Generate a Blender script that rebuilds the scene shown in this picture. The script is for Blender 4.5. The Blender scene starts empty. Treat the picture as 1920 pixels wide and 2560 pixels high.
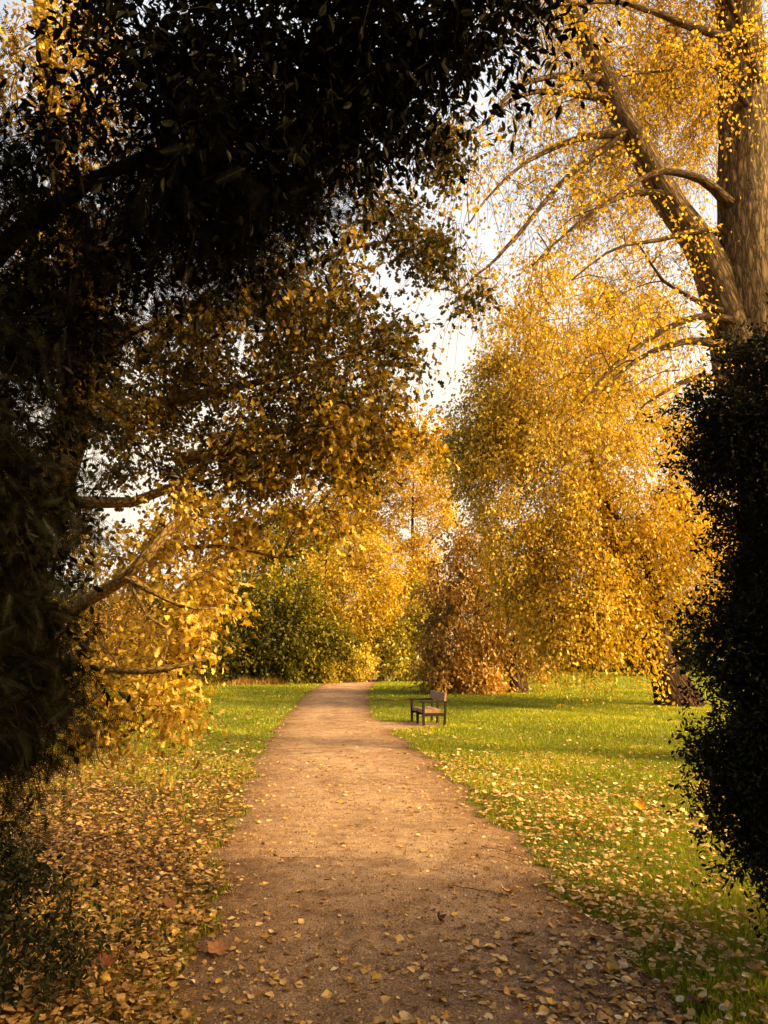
# Autumn park path under dark evergreens - everything is built in world metres, Z up, looking along +Y.
import bpy, math
import numpy as np
from mathutils import Vector

scene = bpy.context.scene
COL = scene.collection
UP = np.array([0., 0., 1.])

# ------------------------------------------------------------------ basic helpers
def rs(seed): return np.random.default_rng(seed)

def norm(a):
    return a / np.maximum(np.linalg.norm(a, axis=-1, keepdims=True), 1e-9)

def tag(o, label=None, cat=None, group=None, kind=None):
    if label: o['label'] = label
    if cat: o['category'] = cat
    if group: o['group'] = group
    if kind: o['kind'] = kind
    return o

class MB:
    """collects vertices and polygons (tris or quads), with per-face tint and material slot"""
    def __init__(s): s.v = []; s.f = []; s.t = []; s.m = []; s.sm = []; s.b = []; s.n = 0
    def add(s, v, f, tint=0.5, mat=0, smooth=False, bark=None):
        v = np.asarray(v, float); f = np.asarray(f, np.int64)
        if len(f) == 0: return
        s.v.append(v); s.f.append(f + s.n); s.n += len(v)
        nf = len(f)
        s.t.append(np.broadcast_to(np.asarray(tint, float), (nf,)).copy())
        s.m.append(np.full(nf, mat)); s.sm.append(np.full(nf, smooth))
        s.b.append(np.zeros((len(v), 3)) if bark is None else bark)
    def mesh(s, name, mats, origin=(0, 0, 0)):
        v = np.concatenate(s.v) - np.asarray(origin, float)
        loops = np.concatenate([f.ravel() for f in s.f])
        tot = np.concatenate([np.full(len(f), f.shape[1]) for f in s.f])
        start = np.concatenate([[0], np.cumsum(tot)[:-1]])
        me = bpy.data.meshes.new(name)
        me.vertices.add(len(v)); me.vertices.foreach_set('co', v.astype(np.float32).ravel())
        me.loops.add(len(loops)); me.loops.foreach_set('vertex_index', loops.astype(np.int32))
        me.polygons.add(len(tot))
        me.polygons.foreach_set('loop_start', start.astype(np.int32))
        me.polygons.foreach_set('material_index', np.concatenate(s.m).astype(np.int32))
        me.polygons.foreach_set('use_smooth', np.concatenate(s.sm))
        a = me.attributes.new('tint', 'FLOAT', 'FACE')
        a.data.foreach_set('value', np.concatenate(s.t).astype(np.float32))
        b = me.attributes.new('bark', 'FLOAT_VECTOR', 'POINT')
        b.data.foreach_set('vector', np.concatenate(s.b).astype(np.float32).ravel())
        for m in mats: me.materials.append(m)
        me.update(calc_edges=True); me.validate()
        return me
    def build(s, name, mats, parent=None, origin=(0, 0, 0)):
        if not isinstance(mats, (list, tuple)): mats = [mats]
        o = bpy.data.objects.new(name, s.mesh(name, mats, origin)); COL.objects.link(o)
        if parent is not None: o.parent = parent
        else: o.location = origin
        return o

def empty(name, loc, rz=0.):
    o = bpy.data.objects.new(name, None); COL.objects.link(o)
    o.location = loc; o.rotation_euler = (0, 0, rz); o.empty_display_size = .2
    return o

def smooth_path(pts, n):
    """Catmull-Rom through the points, n samples"""
    p = np.asarray(pts, float)
    q = np.vstack([2*p[0]-p[1], p, 2*p[-1]-p[-2]])
    u = np.linspace(0, len(p)-1, n); i = np.minimum(u.astype(int), len(p)-2); t = (u-i)[:, None]
    a, b, c, d = q[i], q[i+1], q[i+2], q[i+3]
    return .5*((2*b)+(-a+c)*t+(2*a-5*b+4*c-d)*t**2+(-a+3*b-3*c+d)*t**3)

def tube(mb, pts, rad, k=6, mat=0, tint=.5, rough=None, smooth=True, cap=True):
    pts = np.asarray(pts, float); n = len(pts); rad = np.broadcast_to(np.asarray(rad, float), (n,))
    tan = norm(np.gradient(pts, axis=0))
    ref = np.array([0, 1., 0]) if abs(tan[0, 1]) < .8 else np.array([1., 0, 0])
    e1 = np.zeros_like(pts); e = norm(np.cross(tan[0], ref))
    for i in range(n):
        e = norm(e - tan[i]*np.dot(e, tan[i])); e1[i] = e
    e2 = np.cross(tan, e1)
    th = np.arange(k)*2*math.pi/k
    along = np.concatenate([[0], np.cumsum(np.linalg.norm(np.diff(pts, axis=0), axis=1))])
    R = rad[:, None]*np.ones((1, k))
    if rough is not None: R = R*rough(th[None, :], along[:, None])
    V = pts[:, None]+R[..., None]*(np.cos(th)[None, :, None]*e1[:, None]+np.sin(th)[None, :, None]*e2[:, None])
    bk = np.stack([np.cos(th)[None]*rad[:, None], np.sin(th)[None]*rad[:, None], along[:, None]+0*th[None]], -1)
    i = np.arange(n-1)[:, None]*k; j = np.arange(k)[None]; j2 = (j+1) % k
    F = np.stack([i+j, i+j2, i+k+j2, i+k+j], -1).reshape(-1, 4)
    mb.add(V.reshape(-1, 3), F, tint, mat, smooth, bk.reshape(-1, 3))
    if cap:
        off = mb.n
        vv = np.vstack([V[-1], pts[-1:]+tan[-1:]*rad[-1]*.4])
        mb.add(vv, np.stack([np.arange(k), (np.arange(k)+1) % k, np.full(k, k)], -1), tint, mat, smooth,
               np.vstack([bk[-1], bk[-1, :1]]))

def thin_tubes(mb, P, r0, r1, mat, tint=.5):
    """P (N,m,3): N twigs, three-sided"""
    N, m, _ = P.shape
    if N == 0: return
    tan = norm(P[:, -1]-P[:, 0]); ref = np.where(np.abs(tan[:, 2:3]) < .8, UP, np.array([1., 0, 0]))
    e1 = norm(np.cross(tan, ref)); e2 = np.cross(tan, e1)
    th = np.arange(3)*2*math.pi/3
    rad = np.linspace(1, 0, m)[None, :]*(np.broadcast_to(r0, (N,))[:, None]-r1)+r1
    ring = np.cos(th)[None, :, None]*e1[:, None]+np.sin(th)[None, :, None]*e2[:, None]
    V = P[:, :, None]+rad[:, :, None, None]*ring[:, None]
    base = (np.arange(N)*m*3)[:, None, None]; i = (np.arange(m-1)*3)[None, :, None]; j = np.arange(3)[None, None]; j2 = (j+1) % 3
    F = np.stack([base+i+j, base+i+j2, base+i+3+j2, base+i+3+j], -1).reshape(-1, 4)
    mb.add(V.reshape(-1, 3), F, tint, mat, True, V.reshape(-1, 3))

def box(mb, c, s, R=None, bev=.006, tint=.5, mat=0):
    """bevelled box: centre c, half sizes s, optional 3x3 rotation"""
    c = np.asarray(c, float); s = np.asarray(s, float); b = min(bev, s.min()*.45)
    V = []
    for sx in (-1, 1):
        for sy in (-1, 1):
            for sz in (-1, 1):
                g = np.array([sx, sy, sz])
                for a in range(3):
                    o = g*(s-b); o[a] = g[a]*s[a]; V.append(o)
    V = np.array(V)
    idx = {}
    n = 0
    for sx in (0, 1):
        for sy in (0, 1):
            for sz in (0, 1):
                for a in range(3): idx[sx, sy, sz, a] = n; n += 1
    Q = []; T = []
    for a in range(3):
        b1, b2 = (a+1) % 3, (a+2) % 3
        for sg in (0, 1):
            q = []
            for u, w in ((0, 0), (1, 0), (1, 1), (0, 1)):
                k = [0]*3; k[a] = sg; k[b1] = u; k[b2] = w; q.append(idx[k[0], k[1], k[2], a])
            Q.append(q if sg else q[::-1])
    for a in range(3):
        b1, b2 = (a+1) % 3, (a+2) % 3
        for u in (0, 1):
            for w in (0, 1):
                k0 = [0]*3; k0[b1] = u; k0[b2] = w; k1 = list(k0); k0[a] = 0; k1[a] = 1
                q = [idx[(*k0, b1)], idx[(*k1, b1)], idx[(*k1, b2)], idx[(*k0, b2)]]
                Q.append(q if (u ^ w) == 0 else q[::-1])
    for sx in (0, 1):
        for sy in (0, 1):
            for sz in (0, 1):
                t = [idx[sx, sy, sz, 0], idx[sx, sy, sz, 1], idx[sx, sy, sz, 2]]
                T.append(t if (sx+sy+sz) % 2 else t[::-1])
    if R is not None: V = V @ np.asarray(R).T
    o = mb.n
    mb.add(V+c, np.array(Q), tint, mat, False, V)
    mb.f.append(np.array(T)+o); mb.t.append(np.full(8, tint)); mb.m.append(np.full(8, mat)); mb.sm.append(np.full(8, False))

# ------------------------------------------------------------------ leaf templates: x along the leaf (0..1), y across, z normal
def tpl(v, f): return np.array(v, float), np.array(f)
DIAMOND = tpl([(0, 0, 0), (.5, .33, .10), (1, 0, -.03), (.45, -.33, .10)], [(0, 2, 1), (0, 3, 2)])
ROUND = tpl([(0, 0, 0), (.22, .40, .10), (.6, .36, .12), (1, 0, -.05), (.6, -.36, .12), (.22, -.40, .10)],
            [(0, 2, 1), (0, 3, 2), (0, 4, 3), (0, 5, 4)])
ELLIPSE = tpl([(0, 0, 0), (.28, .19, .05), (.66, .19, .05), (1, 0, -.06), (.66, -.19, .05), (.28, -.19, .05)],
              [(0, 2, 1), (0, 3, 2), (0, 4, 3), (0, 5, 4)])
_ov = [(0, 0, 0), (.36, 0, .03), (.68, 0, .03), (1, .02, -.08), (.22, .25, .08), (.38, .15, .06), (.56, .37, .13), (.70, .19, .07), (.86, .27, .05),
       (.19, -.26, .09), (.35, -.16, .06), (.53, -.39, .13), (.67, -.19, .07), (.84, -.26, .06)]
OAK = tpl(_ov, [(0, 1, 5), (0, 5, 4), (1, 2, 7), (1, 7, 6), (1, 6, 5), (2, 3, 8), (2, 8, 7), (1, 0, 10), (0, 9, 10), (2, 1, 12), (1, 11, 12), (1, 10, 11), (3, 2, 13), (2, 12, 13)])
def _spray():
    v, f = [], []
    for i in range(15):
        x = .05+i*.062; l = .20*(1-.55*abs(i-5)/10)
        for sg in (-1, 1):
            o = len(v); v += [(x-.012, 0, 0), (x+.014, 0, 0), (x+.09, sg*l, -.03)]; f.append((o, o+1, o+2) if sg > 0 else (o, o+2, o+1))
    o = len(v); v += [(0, -.008, 0), (1, -.003, -.05), (1, .003, -.05), (0, .008, 0)]; f += [(o, o+1, o+2), (o, o+2, o+3)]
    return tpl(v, f)
SPRAY = _spray()

def stamp(mb, tp, pos, ax, nr, size, tint, mat=0):
    """copy the template to every position: ax = leaf axis, nr = rough normal"""
    v, f = tp; N = len(pos)
    if N == 0: return
    x = norm(ax); z = norm(nr-x*np.sum(nr*x, -1, keepdims=True)); y = np.cross(z, x)
    sz = np.broadcast_to(np.asarray(size, float), (N,))[:, None, None]
    W = pos[:, None]+sz*(v[None, :, 0:1]*x[:, None]+v[None, :, 1:2]*y[:, None]+v[None, :, 2:3]*z[:, None])
    F = (np.arange(N)*len(v))[:, None, None]+f[None]
    mb.add(W.reshape(-1, 3), F.reshape(-1, 3), np.repeat(np.broadcast_to(tint, (N,)), len(f)), mat)

def foliage(mb, r, cen, ct, S=8, L=.6, m=10, droop=.3, spread=.05, tp=ROUND, size=.07, tj=.12, up=.5,
            bias=(0, 0, 0), out=None, twig=.004, hang=.3, tmat=1, lmat=0):
    """sprays of leaves along S curved twigs around each clump centre"""
    C = np.repeat(cen, S, 0); T = np.repeat(ct, S)
    N = len(C)
    if N == 0: return
    d = r.normal(size=(N, 3))+np.asarray(bias)
    if out is not None: d = d+norm(C-np.asarray(out))*.9
    d = norm(d); Ls = L*r.uniform(.5, 1.25, N)
    C = C+r.normal(size=(N, 3))*L*.18
    def at(t): return C[:, None]+d[:, None]*(Ls[:, None]*t)[..., None]-UP*(droop*Ls[:, None]*t**2)[..., None]
    if twig:
        tt = np.broadcast_to(np.linspace(0, 1, 4), (N, 4)); P = at(tt)
        P[:, 1:3] += r.normal(size=(N, 2, 3))*L*.03
        thin_tubes(mb, P, twig, twig*.4, tmat)
    t = r.uniform(.12, 1.05, (N, m))
    pos = at(t)+r.normal(size=(N, m, 3))*spread
    tan = norm(d[:, None]-UP*(2*droop*t)[..., None])
    ax = norm(tan*.6+r.normal(size=(N, m, 3))*.75-UP*hang)
    nr = r.normal(size=(N, m, 3))+UP*up
    ti = np.clip(T[:, None]+r.normal(size=(N, m))*tj, 0, 1)
    stamp(mb, tp, pos.reshape(-1, 3), ax.reshape(-1, 3), nr.reshape(-1, 3), size*r.uniform(.6, 1.25, N*m), ti.ravel(), lmat)

def blob_points(r, blobs):
    """blobs: ((centre),(radii)), count, tint -> clump centres, tints; shell-biased and uneven"""
    cs, ts = [], []
    for (c, rad), n, ti in blobs:
        d = norm(r.normal(size=(n, 3))); q = r.uniform(.12, 1, n)**.45
        wob = 1+.16*np.sin(d[:, 0]*5+c[0]*3)+.14*np.sin(d[:, 2]*6+c[2]*2+d[:, 0]*3)
        cs.append(np.asarray(c)+d*(q*wob)[:, None]*np.asarray(rad)); ts.append(np.clip(ti+r.normal(size=n)*.09, 0, 1))
    return np.vstack(cs), np.concatenate(ts)

class Skel:
    def __init__(s): s.p = []; s.r = []; s.chains = []
    def path(s, pts, r0, r1, n=None, wig=0., r=None, power=1.):
        L = sum(np.linalg.norm(np.subtract(a, b)) for a, b in zip(pts[1:], pts[:-1]))
        q = smooth_path(pts, n or max(6, int(L/.35)))
        if wig and r is not None:
            w = r.normal(size=q.shape)*wig; w[0] = 0
            q = q+np.cumsum(w, 0)*.5*np.linspace(0, 1, len(q))[:, None]
        rad = r0+(r1-r0)*np.linspace(0, 1, len(q))**power
        s.p += list(q); s.r += list(rad)
        return q, rad
    def grow(s, targets, r, tip=.006, arch=.12, step=.5, jit=.05, up=.35, mx=.5):
        """connect each target to the nearest part of the skeleton by a curved branch"""
        P0 = np.array(s.p)
        dist = np.array([np.min(np.linalg.norm(P0-t, axis=1)) for t in targets])
        for i in np.argsort(dist):
            t = targets[i]; P = np.array(s.p); d = t-P
            L = np.linalg.norm(d, axis=1)
            k = int(np.argmin(L+up*np.maximum(0, P[:, 2]-t[2])))
            a = P[k]; l = L[k]
            if l < .05: continue
            n = max(3, int(l/step)+2); u = np.linspace(0, 1, n)[:, None]
            q = a+(t-a)*u+UP*(arch*l*4*u*(1-u))+r.normal(size=(n, 3))*jit*l*(u*(1-u)*2)
            r0 = min(s.r[k]*.75, max(tip*1.6, .011*l**.9+tip, tip)*1.0, mx); rad = np.linspace(r0, tip, n)
            s.chains.append((q, rad)); s.p += list(q[1:]); s.r += list(rad[1:])
    def emit(s, mb, k=5, mat=1):
        for q, rad in s.chains: tube(mb, q, rad, k=k if rad[0] > .02 else 4, mat=mat, cap=False)

# ------------------------------------------------------------------ materials
def nt(name):
    m = bpy.data.materials.new(name); m.use_nodes = True
    t = m.node_tree; t.nodes.clear()
    o = t.nodes.new('ShaderNodeOutputMaterial')
    return m, t, o
def nd(t, typ, **kw):
    n = t.nodes.new(typ)
    for k, v in kw.items():
        if k in n.inputs: n.inputs[k].default_value = v
        else: setattr(n, k, v)
    return n
def ramp(t, stops, src):
    n = t.nodes.new('ShaderNodeValToRGB'); e = n.color_ramp.elements
    while len(e) < len(stops): e.new(.5)
    for x, (p, c) in zip(e, stops): x.position = p; x.color = (*c, 1)
    t.links.new(src, n.inputs[0]); return n.outputs[0]

def leaf_mat(name, stops, transl=.4, gloss=.05, rough=.4, tsat=1.25):
    m, t, o = nt(name)
    a = nd(t, 'ShaderNodeAttribute', attribute_name='tint')
    c = ramp(t, stops, a.outputs['Fac'])
    d = nd(t, 'ShaderNodeBsdfDiffuse'); tr = nd(t, 'ShaderNodeBsdfTranslucent'); g = nd(t, 'ShaderNodeBsdfGlossy', Roughness=rough)
    g.inputs['Color'].default_value = (1, .95, .85, 1)
    h = nd(t, 'ShaderNodeHueSaturation', Saturation=tsat, Value=1.0)
    t.links.new(c, d.inputs['Color']); t.links.new(c, h.inputs['Color']); t.links.new(h.outputs[0], tr.inputs['Color'])
    m1 = nd(t, 'ShaderNodeMixShader', Fac=transl); t.links.new(d.outputs[0], m1.inputs[1]); t.links.new(tr.outputs[0], m1.inputs[2])
    m2 = nd(t, 'ShaderNodeMixShader', Fac=gloss); t.links.new(m1.outputs[0], m2.inputs[1]); t.links.new(g.outputs[0], m2.inputs[2])
    t.links.new(m2.outputs[0], o.inputs[0]); return m

def bark_mat(name, stops, sc=(9, 9, 1.6), bump=.6, dist=.03, rough=.9, warp=.9, crack=.22):
    m, t, o = nt(name)
    a = nd(t, 'ShaderNodeAttribute', attribute_name='bark')
    mp = nd(t, 'ShaderNodeMapping'); mp.inputs['Scale'].default_value = sc
    t.links.new(a.outputs['Vector'], mp.inputs['Vector'])
    n1 = nd(t, 'ShaderNodeTexNoise', Scale=1.0, Detail=8, Roughness=.65, Distortion=.6); t.links.new(mp.outputs[0], n1.inputs['Vector'])
    vo = nd(t, 'ShaderNodeTexVoronoi', feature='DISTANCE_TO_EDGE', Scale=1.3)
    ad = nd(t, 'ShaderNodeVectorMath', operation='MULTIPLY_ADD'); ad.inputs[1].default_value = (warp,)*3
    t.links.new(n1.outputs['Color'], ad.inputs[0]); t.links.new(mp.outputs[0], ad.inputs[2]); t.links.new(ad.outputs[0], vo.inputs['Vector'])
    cr = nd(t, 'ShaderNodeMapRange'); cr.inputs['From Max'].default_value = crack; t.links.new(vo.outputs['Distance'], cr.inputs['Value'])
    mu = nd(t, 'ShaderNodeMath', operation='MULTIPLY'); t.links.new(cr.outputs[0], mu.inputs[0]); t.links.new(n1.outputs['Fac'], mu.inputs[1])
    c = ramp(t, stops, mu.outputs[0])
    b = nd(t, 'ShaderNodeBump', Strength=bump, Distance=dist); t.links.new(mu.outputs[0], b.inputs['Height'])
    p = nd(t, 'ShaderNodeBsdfPrincipled', Roughness=rough)
    p.inputs['Specular IOR Level'].default_value = .2
    t.links.new(c, p.inputs['Base Color']); t.links.new(b.outputs[0], p.inputs['Normal']); t.links.new(p.outputs[0], o.inputs[0])
    return m

M = {}
M['gold'] = leaf_mat('golden_leaf', [(0, (.15, .15, .012)), (.35, (.44, .31, .016)), (.6, (.70, .45, .026)), (.85, (.84, .56, .05)), (1, (.88, .68, .16))], .42, .05)
M['poplar'] = leaf_mat('poplar_leaf', [(0, (.28, .23, .015)), (.4, (.68, .42, .022)), (.7, (.86, .57, .045)), (1, (.90, .71, .15))], .5, .05)
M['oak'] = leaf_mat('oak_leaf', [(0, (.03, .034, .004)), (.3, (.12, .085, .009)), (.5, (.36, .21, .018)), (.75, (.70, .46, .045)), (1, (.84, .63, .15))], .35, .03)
M['brown'] = leaf_mat('russet_leaf', [(0, (.10, .06, .012)), (.35, (.30, .16, .022)), (.65, (.60, .33, .05)), (1, (.82, .54, .15))], .35, .06)
M['orange'] = leaf_mat('orange_leaf', [(0, (.22, .18, .012)), (.5, (.54, .36, .02)), (1, (.78, .54, .05))], .45, .04)
M['green'] = leaf_mat('green_leaf', [(0, (.014, .016, .002)), (.4, (.07, .068, .005)), (.7, (.24, .20, .012)), (1, (.55, .42, .04))], .3, .015)
M['lime'] = leaf_mat('lime_leaf', [(0, (.12, .12, .01)), (.5, (.38, .32, .02)), (1, (.68, .52, .06))], .4, .05)
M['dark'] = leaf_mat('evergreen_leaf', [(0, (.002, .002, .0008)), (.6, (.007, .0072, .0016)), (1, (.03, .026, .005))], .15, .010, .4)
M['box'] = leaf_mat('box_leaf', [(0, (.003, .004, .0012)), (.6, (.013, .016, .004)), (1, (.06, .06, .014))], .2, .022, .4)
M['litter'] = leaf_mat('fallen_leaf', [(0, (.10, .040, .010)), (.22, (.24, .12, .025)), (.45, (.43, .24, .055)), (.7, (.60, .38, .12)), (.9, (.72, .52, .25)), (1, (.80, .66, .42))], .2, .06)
M['grass'] = leaf_mat('grass_blade', [(0, (.11, .125, .004)), (.5, (.26, .31, .006)), (.85, (.46, .44, .012)), (1, (.62, .50, .05))], .4, .04)
M['reed'] = leaf_mat('dry_reed', [(0, (.07, .035, .008)), (.5, (.24, .13, .02)), (1, (.55, .34, .05))], .3, .03)
M['bark'] = bark_mat('poplar_bark', [(0, (.045, .028, .014)), (.2, (.20, .135, .072)), (.55, (.38, .27, .15)), (1, (.56, .40, .22))], (11, 11, 1.9), 1.0, .06, .9, 2.2, .36)
M['limb_bark'] = bark_mat('shaded_limb_bark', [(0, (.02, .011, .005)), (.3, (.085, .05, .024)), (1, (.24, .15, .075))], (14, 14, 3), 1., .03, .9, 1.4)  # darker bark copy: shade on the poplar limbs put into the colour
M['bark_dark'] = bark_mat('dark_bark', [(0, (.006, .004, .003)), (.4, (.022, .013, .008)), (1, (.07, .045, .022))], (12, 12, 2.2), .9, .03)
M['bark_mid'] = bark_mat('rough_brown_bark', [(0, (.012, .006, .003)), (.3, (.06, .032, .015)), (1, (.20, .115, .055))], (4.5, 4.5, .9), 1.0, .09)
M['bark_oak'] = bark_mat('mossy_oak_bark', [(0, (.08, .045, .015)), (.25, (.34, .21, .06)), (1, (.60, .40, .12))], (22, 22, 9), 1.0, .03)
M['twig'] = bark_mat('twig_bark', [(0, (.08, .04, .015)), (.5, (.26, .14, .05)), (1, (.44, .25, .09))], (20, 20, 5), .3, .01)
M['red_bark'] = bark_mat('red_bark', [(0, (.05, .012, .008)), (.5, (.16, .045, .025)), (1, (.28, .09, .05))], (6, 6, .6), .8, .06)

def wood_mat(name, stops, rough=.75):
    m, t, o = nt(name)
    tc = nd(t, 'ShaderNodeTexCoord'); mp = nd(t, 'ShaderNodeMapping'); mp.inputs['Scale'].default_value = (34, 3.2, 34)
    t.links.new(tc.outputs['Object'], mp.inputs['Vector'])
    n = nd(t, 'ShaderNodeTexNoise', Scale=1., Detail=7, Roughness=.6, Distortion=.8); t.links.new(mp.outputs[0], n.inputs['Vector'])
    c = ramp(t, stops, n.outputs['Fac'])
    b = nd(t, 'ShaderNodeBump', Strength=.4, Distance=.004); t.links.new(n.outputs['Fac'], b.inputs['Height'])
    p = nd(t, 'ShaderNodeBsdfPrincipled', Roughness=rough); p.inputs['Specular IOR Level'].default_value = .3
    t.links.new(c, p.inputs['Base Color']); t.links.new(b.outputs[0], p.inputs['Normal']); t.links.new(p.outputs[0], o.inputs[0]); return m
M['plank'] = wood_mat('weathered_plank', [(.25, (.10, .055, .025)), (.5, (.30, .19, .10)), (.75, (.50, .36, .22))])
M['stain'] = wood_mat('dark_stained_wood', [(.25, (.008, .005, .004)), (.6, (.02, .012, .008)), (.8, (.045, .028, .016))], .8)

def ground_mat(name, kind):
    m, t, o = nt(name)
    g = nd(t, 'ShaderNodeNewGeometry')
    big = nd(t, 'ShaderNodeTexNoise', Scale=.55, Detail=5, Roughness=.6); mid = nd(t, 'ShaderNodeTexNoise', Scale=7., Detail=8, Roughness=.7)
    fine = nd(t, 'ShaderNodeTexNoise', Scale=90., Detail=5, Roughness=.75); vo = nd(t, 'ShaderNodeTexVoronoi', Scale=75.)
    for n in (big, mid, fine, vo): t.links.new(g.outputs['Position'], n.inputs['Vector'])
    def mix(f, a, b, typ='MIX'):
        x = nd(t, 'ShaderNodeMix', data_type='RGBA', blend_type=typ)
        for s, i in ((f, 0), (a, 6), (b, 7)):
            if hasattr(s, 'links'): t.links.new(s, x.inputs[i])
            else: x.inputs[i].default_value = s
        return x.outputs[2]
    p = nd(t, 'ShaderNodeBsdfPrincipled', Roughness=.95); p.inputs['Specular IOR Level'].default_value = .15
    if kind == 'path':
        c1 = ramp(t, [(.3, (.34, .23, .145)), (.5, (.54, .40, .285)), (.72, (.72, .57, .43))], mid.outputs['Fac'])
        c2 = ramp(t, [(.32, (.30, .25, .2)), (.5, (.85, .8, .75)), (.7, (1.25, 1.2, 1.1))], fine.outputs['Fac'])
        c = mix(1.0, c1, c2, 'MULTIPLY')
        peb = ramp(t, [(.0, (1.45, 1.4, 1.3)), (.25, (1.1, 1.05, 1)), (.5, (.72, .70, .68)), (.9, (.55, .5, .46))], vo.outputs['Distance'])
        c = mix(.6, c, mix(1.0, c, peb, 'MULTIPLY'))
        bigc = ramp(t, [(.35, (.74, .70, .66)), (.65, (1.12, 1.1, 1.05))], big.outputs['Fac']); c = mix(1.0, c, bigc, 'MULTIPLY')
        b2 = nd(t, 'ShaderNodeTexNoise', Scale=2.3, Detail=6, Roughness=.7, Distortion=.7); t.links.new(g.outputs['Position'], b2.inputs['Vector']); c = mix(1.0, c, ramp(t, [(.35, (.72, .69, .65)), (.5, (1, 1, 1)), (.66, (1.16, 1.15, 1.13))], b2.outputs['Fac']), 'MULTIPLY')
        ea = nd(t, 'ShaderNodeAttribute', attribute_name='tint'); e2 = nd(t, 'ShaderNodeMath', operation='ADD'); t.links.new(ea.outputs['Fac'], e2.inputs[0])
        em = nd(t, 'ShaderNodeMath', operation='MULTIPLY_ADD'); t.links.new(big.outputs['Fac'], em.inputs[0]); em.inputs[1].default_value = .8; em.inputs[2].default_value = -.4; t.links.new(em.outputs[0], e2.inputs[1])
        wear = ramp(t, [(.45, (1.08, 1.08, 1.08)), (.8, (.86, .80, .72)), (1, (.52, .44, .36))], e2.outputs[0]); c = mix(1.0, c, wear, 'MULTIPLY')
        h = nd(t, 'ShaderNodeMath', operation='SUBTRACT'); t.links.new(fine.outputs['Fac'], h.inputs[0]); t.links.new(vo.outputs['Distance'], h.inputs[1])
        h2 = nd(t, 'ShaderNodeMath', operation='MULTIPLY_ADD'); t.links.new(mid.outputs['Fac'], h2.inputs[0]); h2.inputs[1].default_value = 2.2; t.links.new(h.outputs[0], h2.inputs[2])
        b = nd(t, 'ShaderNodeBump', Strength=.9, Distance=.018); t.links.new(h2.outputs[0], b.inputs['Height'])
    else:
        c1 = ramp(t, [(.3, (.12, .13, .005)), (.5, (.20, .23, .007)), (.7, (.35, .33, .012))], mid.outputs['Fac'])
        c2 = ramp(t, [(.3, (.45, .45, .35)), (.55, (1., 1., .9)), (.75, (1.35, 1.25, 1.1))], fine.outputs['Fac'])
        c = mix(1.0, c1, c2, 'MULTIPLY')
        bigc = ramp(t, [(.3, (.55, .68, .6)), (.5, (.95, .98, .9)), (.7, (1.3, 1.12, 1.)) ], big.outputs['Fac']); c = mix(1.0, c, bigc, 'MULTIPLY')
        so_ = nd(t, 'ShaderNodeAttribute', attribute_name='tint'); c = mix(so_.outputs['Fac'], c, ramp(t, [(.35, (.09, .045, .016)), (.65, (.26, .14, .045))], mid.outputs['Fac']))
        h = nd(t, 'ShaderNodeMath', operation='ADD'); t.links.new(fine.outputs['Fac'], h.inputs[0]); t.links.new(mid.outputs['Fac'], h.inputs[1])
        b = nd(t, 'ShaderNodeBump', Strength=1., Distance=.05); t.links.new(h.outputs[0], b.inputs['Height'])
    t.links.new(c, p.inputs['Base Color']); t.links.new(b.outputs[0], p.inputs['Normal']); t.links.new(p.outputs[0], o.inputs[0]); return m
M['path'] = ground_mat('trodden_gravel', 'path'); M['lawn'] = ground_mat('lawn_turf', 'lawn')
def stone_mat():
    m, t, o = nt('pebble'); a = nd(t, 'ShaderNodeAttribute', attribute_name='tint')
    c = ramp(t, [(0, (.10, .055, .03)), (.5, (.30, .19, .11)), (.85, (.46, .33, .21)), (1, (.62, .5, .36))], a.outputs['Fac'])
    p = nd(t, 'ShaderNodeBsdfPrincipled', Roughness=.85); t.links.new(c, p.inputs['Base Color']); t.links.new(p.outputs[0], o.inputs[0]); return m
M['stone'] = stone_mat()

# ------------------------------------------------------------------ the ground and the path
LE = np.array([(0.5, -.75), (2.2, -.85), (3.7, -.93), (4.42, -1.0), (5.05, -1.10), (6.11, -1.29), (9.09, -1.68), (12.6, -2.08), (18.3, -2.58),
               (34.2, -3.6), (49.3, -4.16), (60, -3.9), (68, -2.4), (74, .6), (78, 5.), (80.5, 14.)])
RE = np.array([(0.5, 1.45), (2.2, 1.38), (3.7, 1.34), (4.84, 1.34), (6.0, 1.28), (8.6, 1.06), (12.6, .78), (16.4, .30), (22.2, -.35), (34.2, -.72),
               (50.9, -.67), (60, -.2), (66.5, 1.4), (70, 3.6), (73, 7.), (75.5, 14.)])
def wob(y, k):
    return (.07*np.sin(y*2.3+k)+.05*np.sin(y*5.1+2*k)+.04*np.sin(y*9.7+3*k)+.02*np.sin(y*21+k))*np.clip(1.2-y/70, .3, 1)
def left_edge(y): return np.interp(y, LE[:, 0], LE[:, 1])+wob(y, 1.3)
def right_edge(y):
    x = np.interp(y, RE[:, 0], RE[:, 1])+wob(y, 4.1)
    return x+1.55*np.exp(-((y-18.95)/.95)**4)        # the worn patch in front of the bench
def hump(x, y):
    return .03*np.sin(x*.9+1)*np.sin(y*.5)+.02*np.sin(x*2.1+y*1.3)
def zgrass(x, y):
    l, r_ = left_edge(y), right_edge(y)
    d = np.maximum(np.maximum(l-x, x-r_), 0)
    return (hump(x, y)+.035)*np.clip(d/.5, 0, 1)

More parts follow.
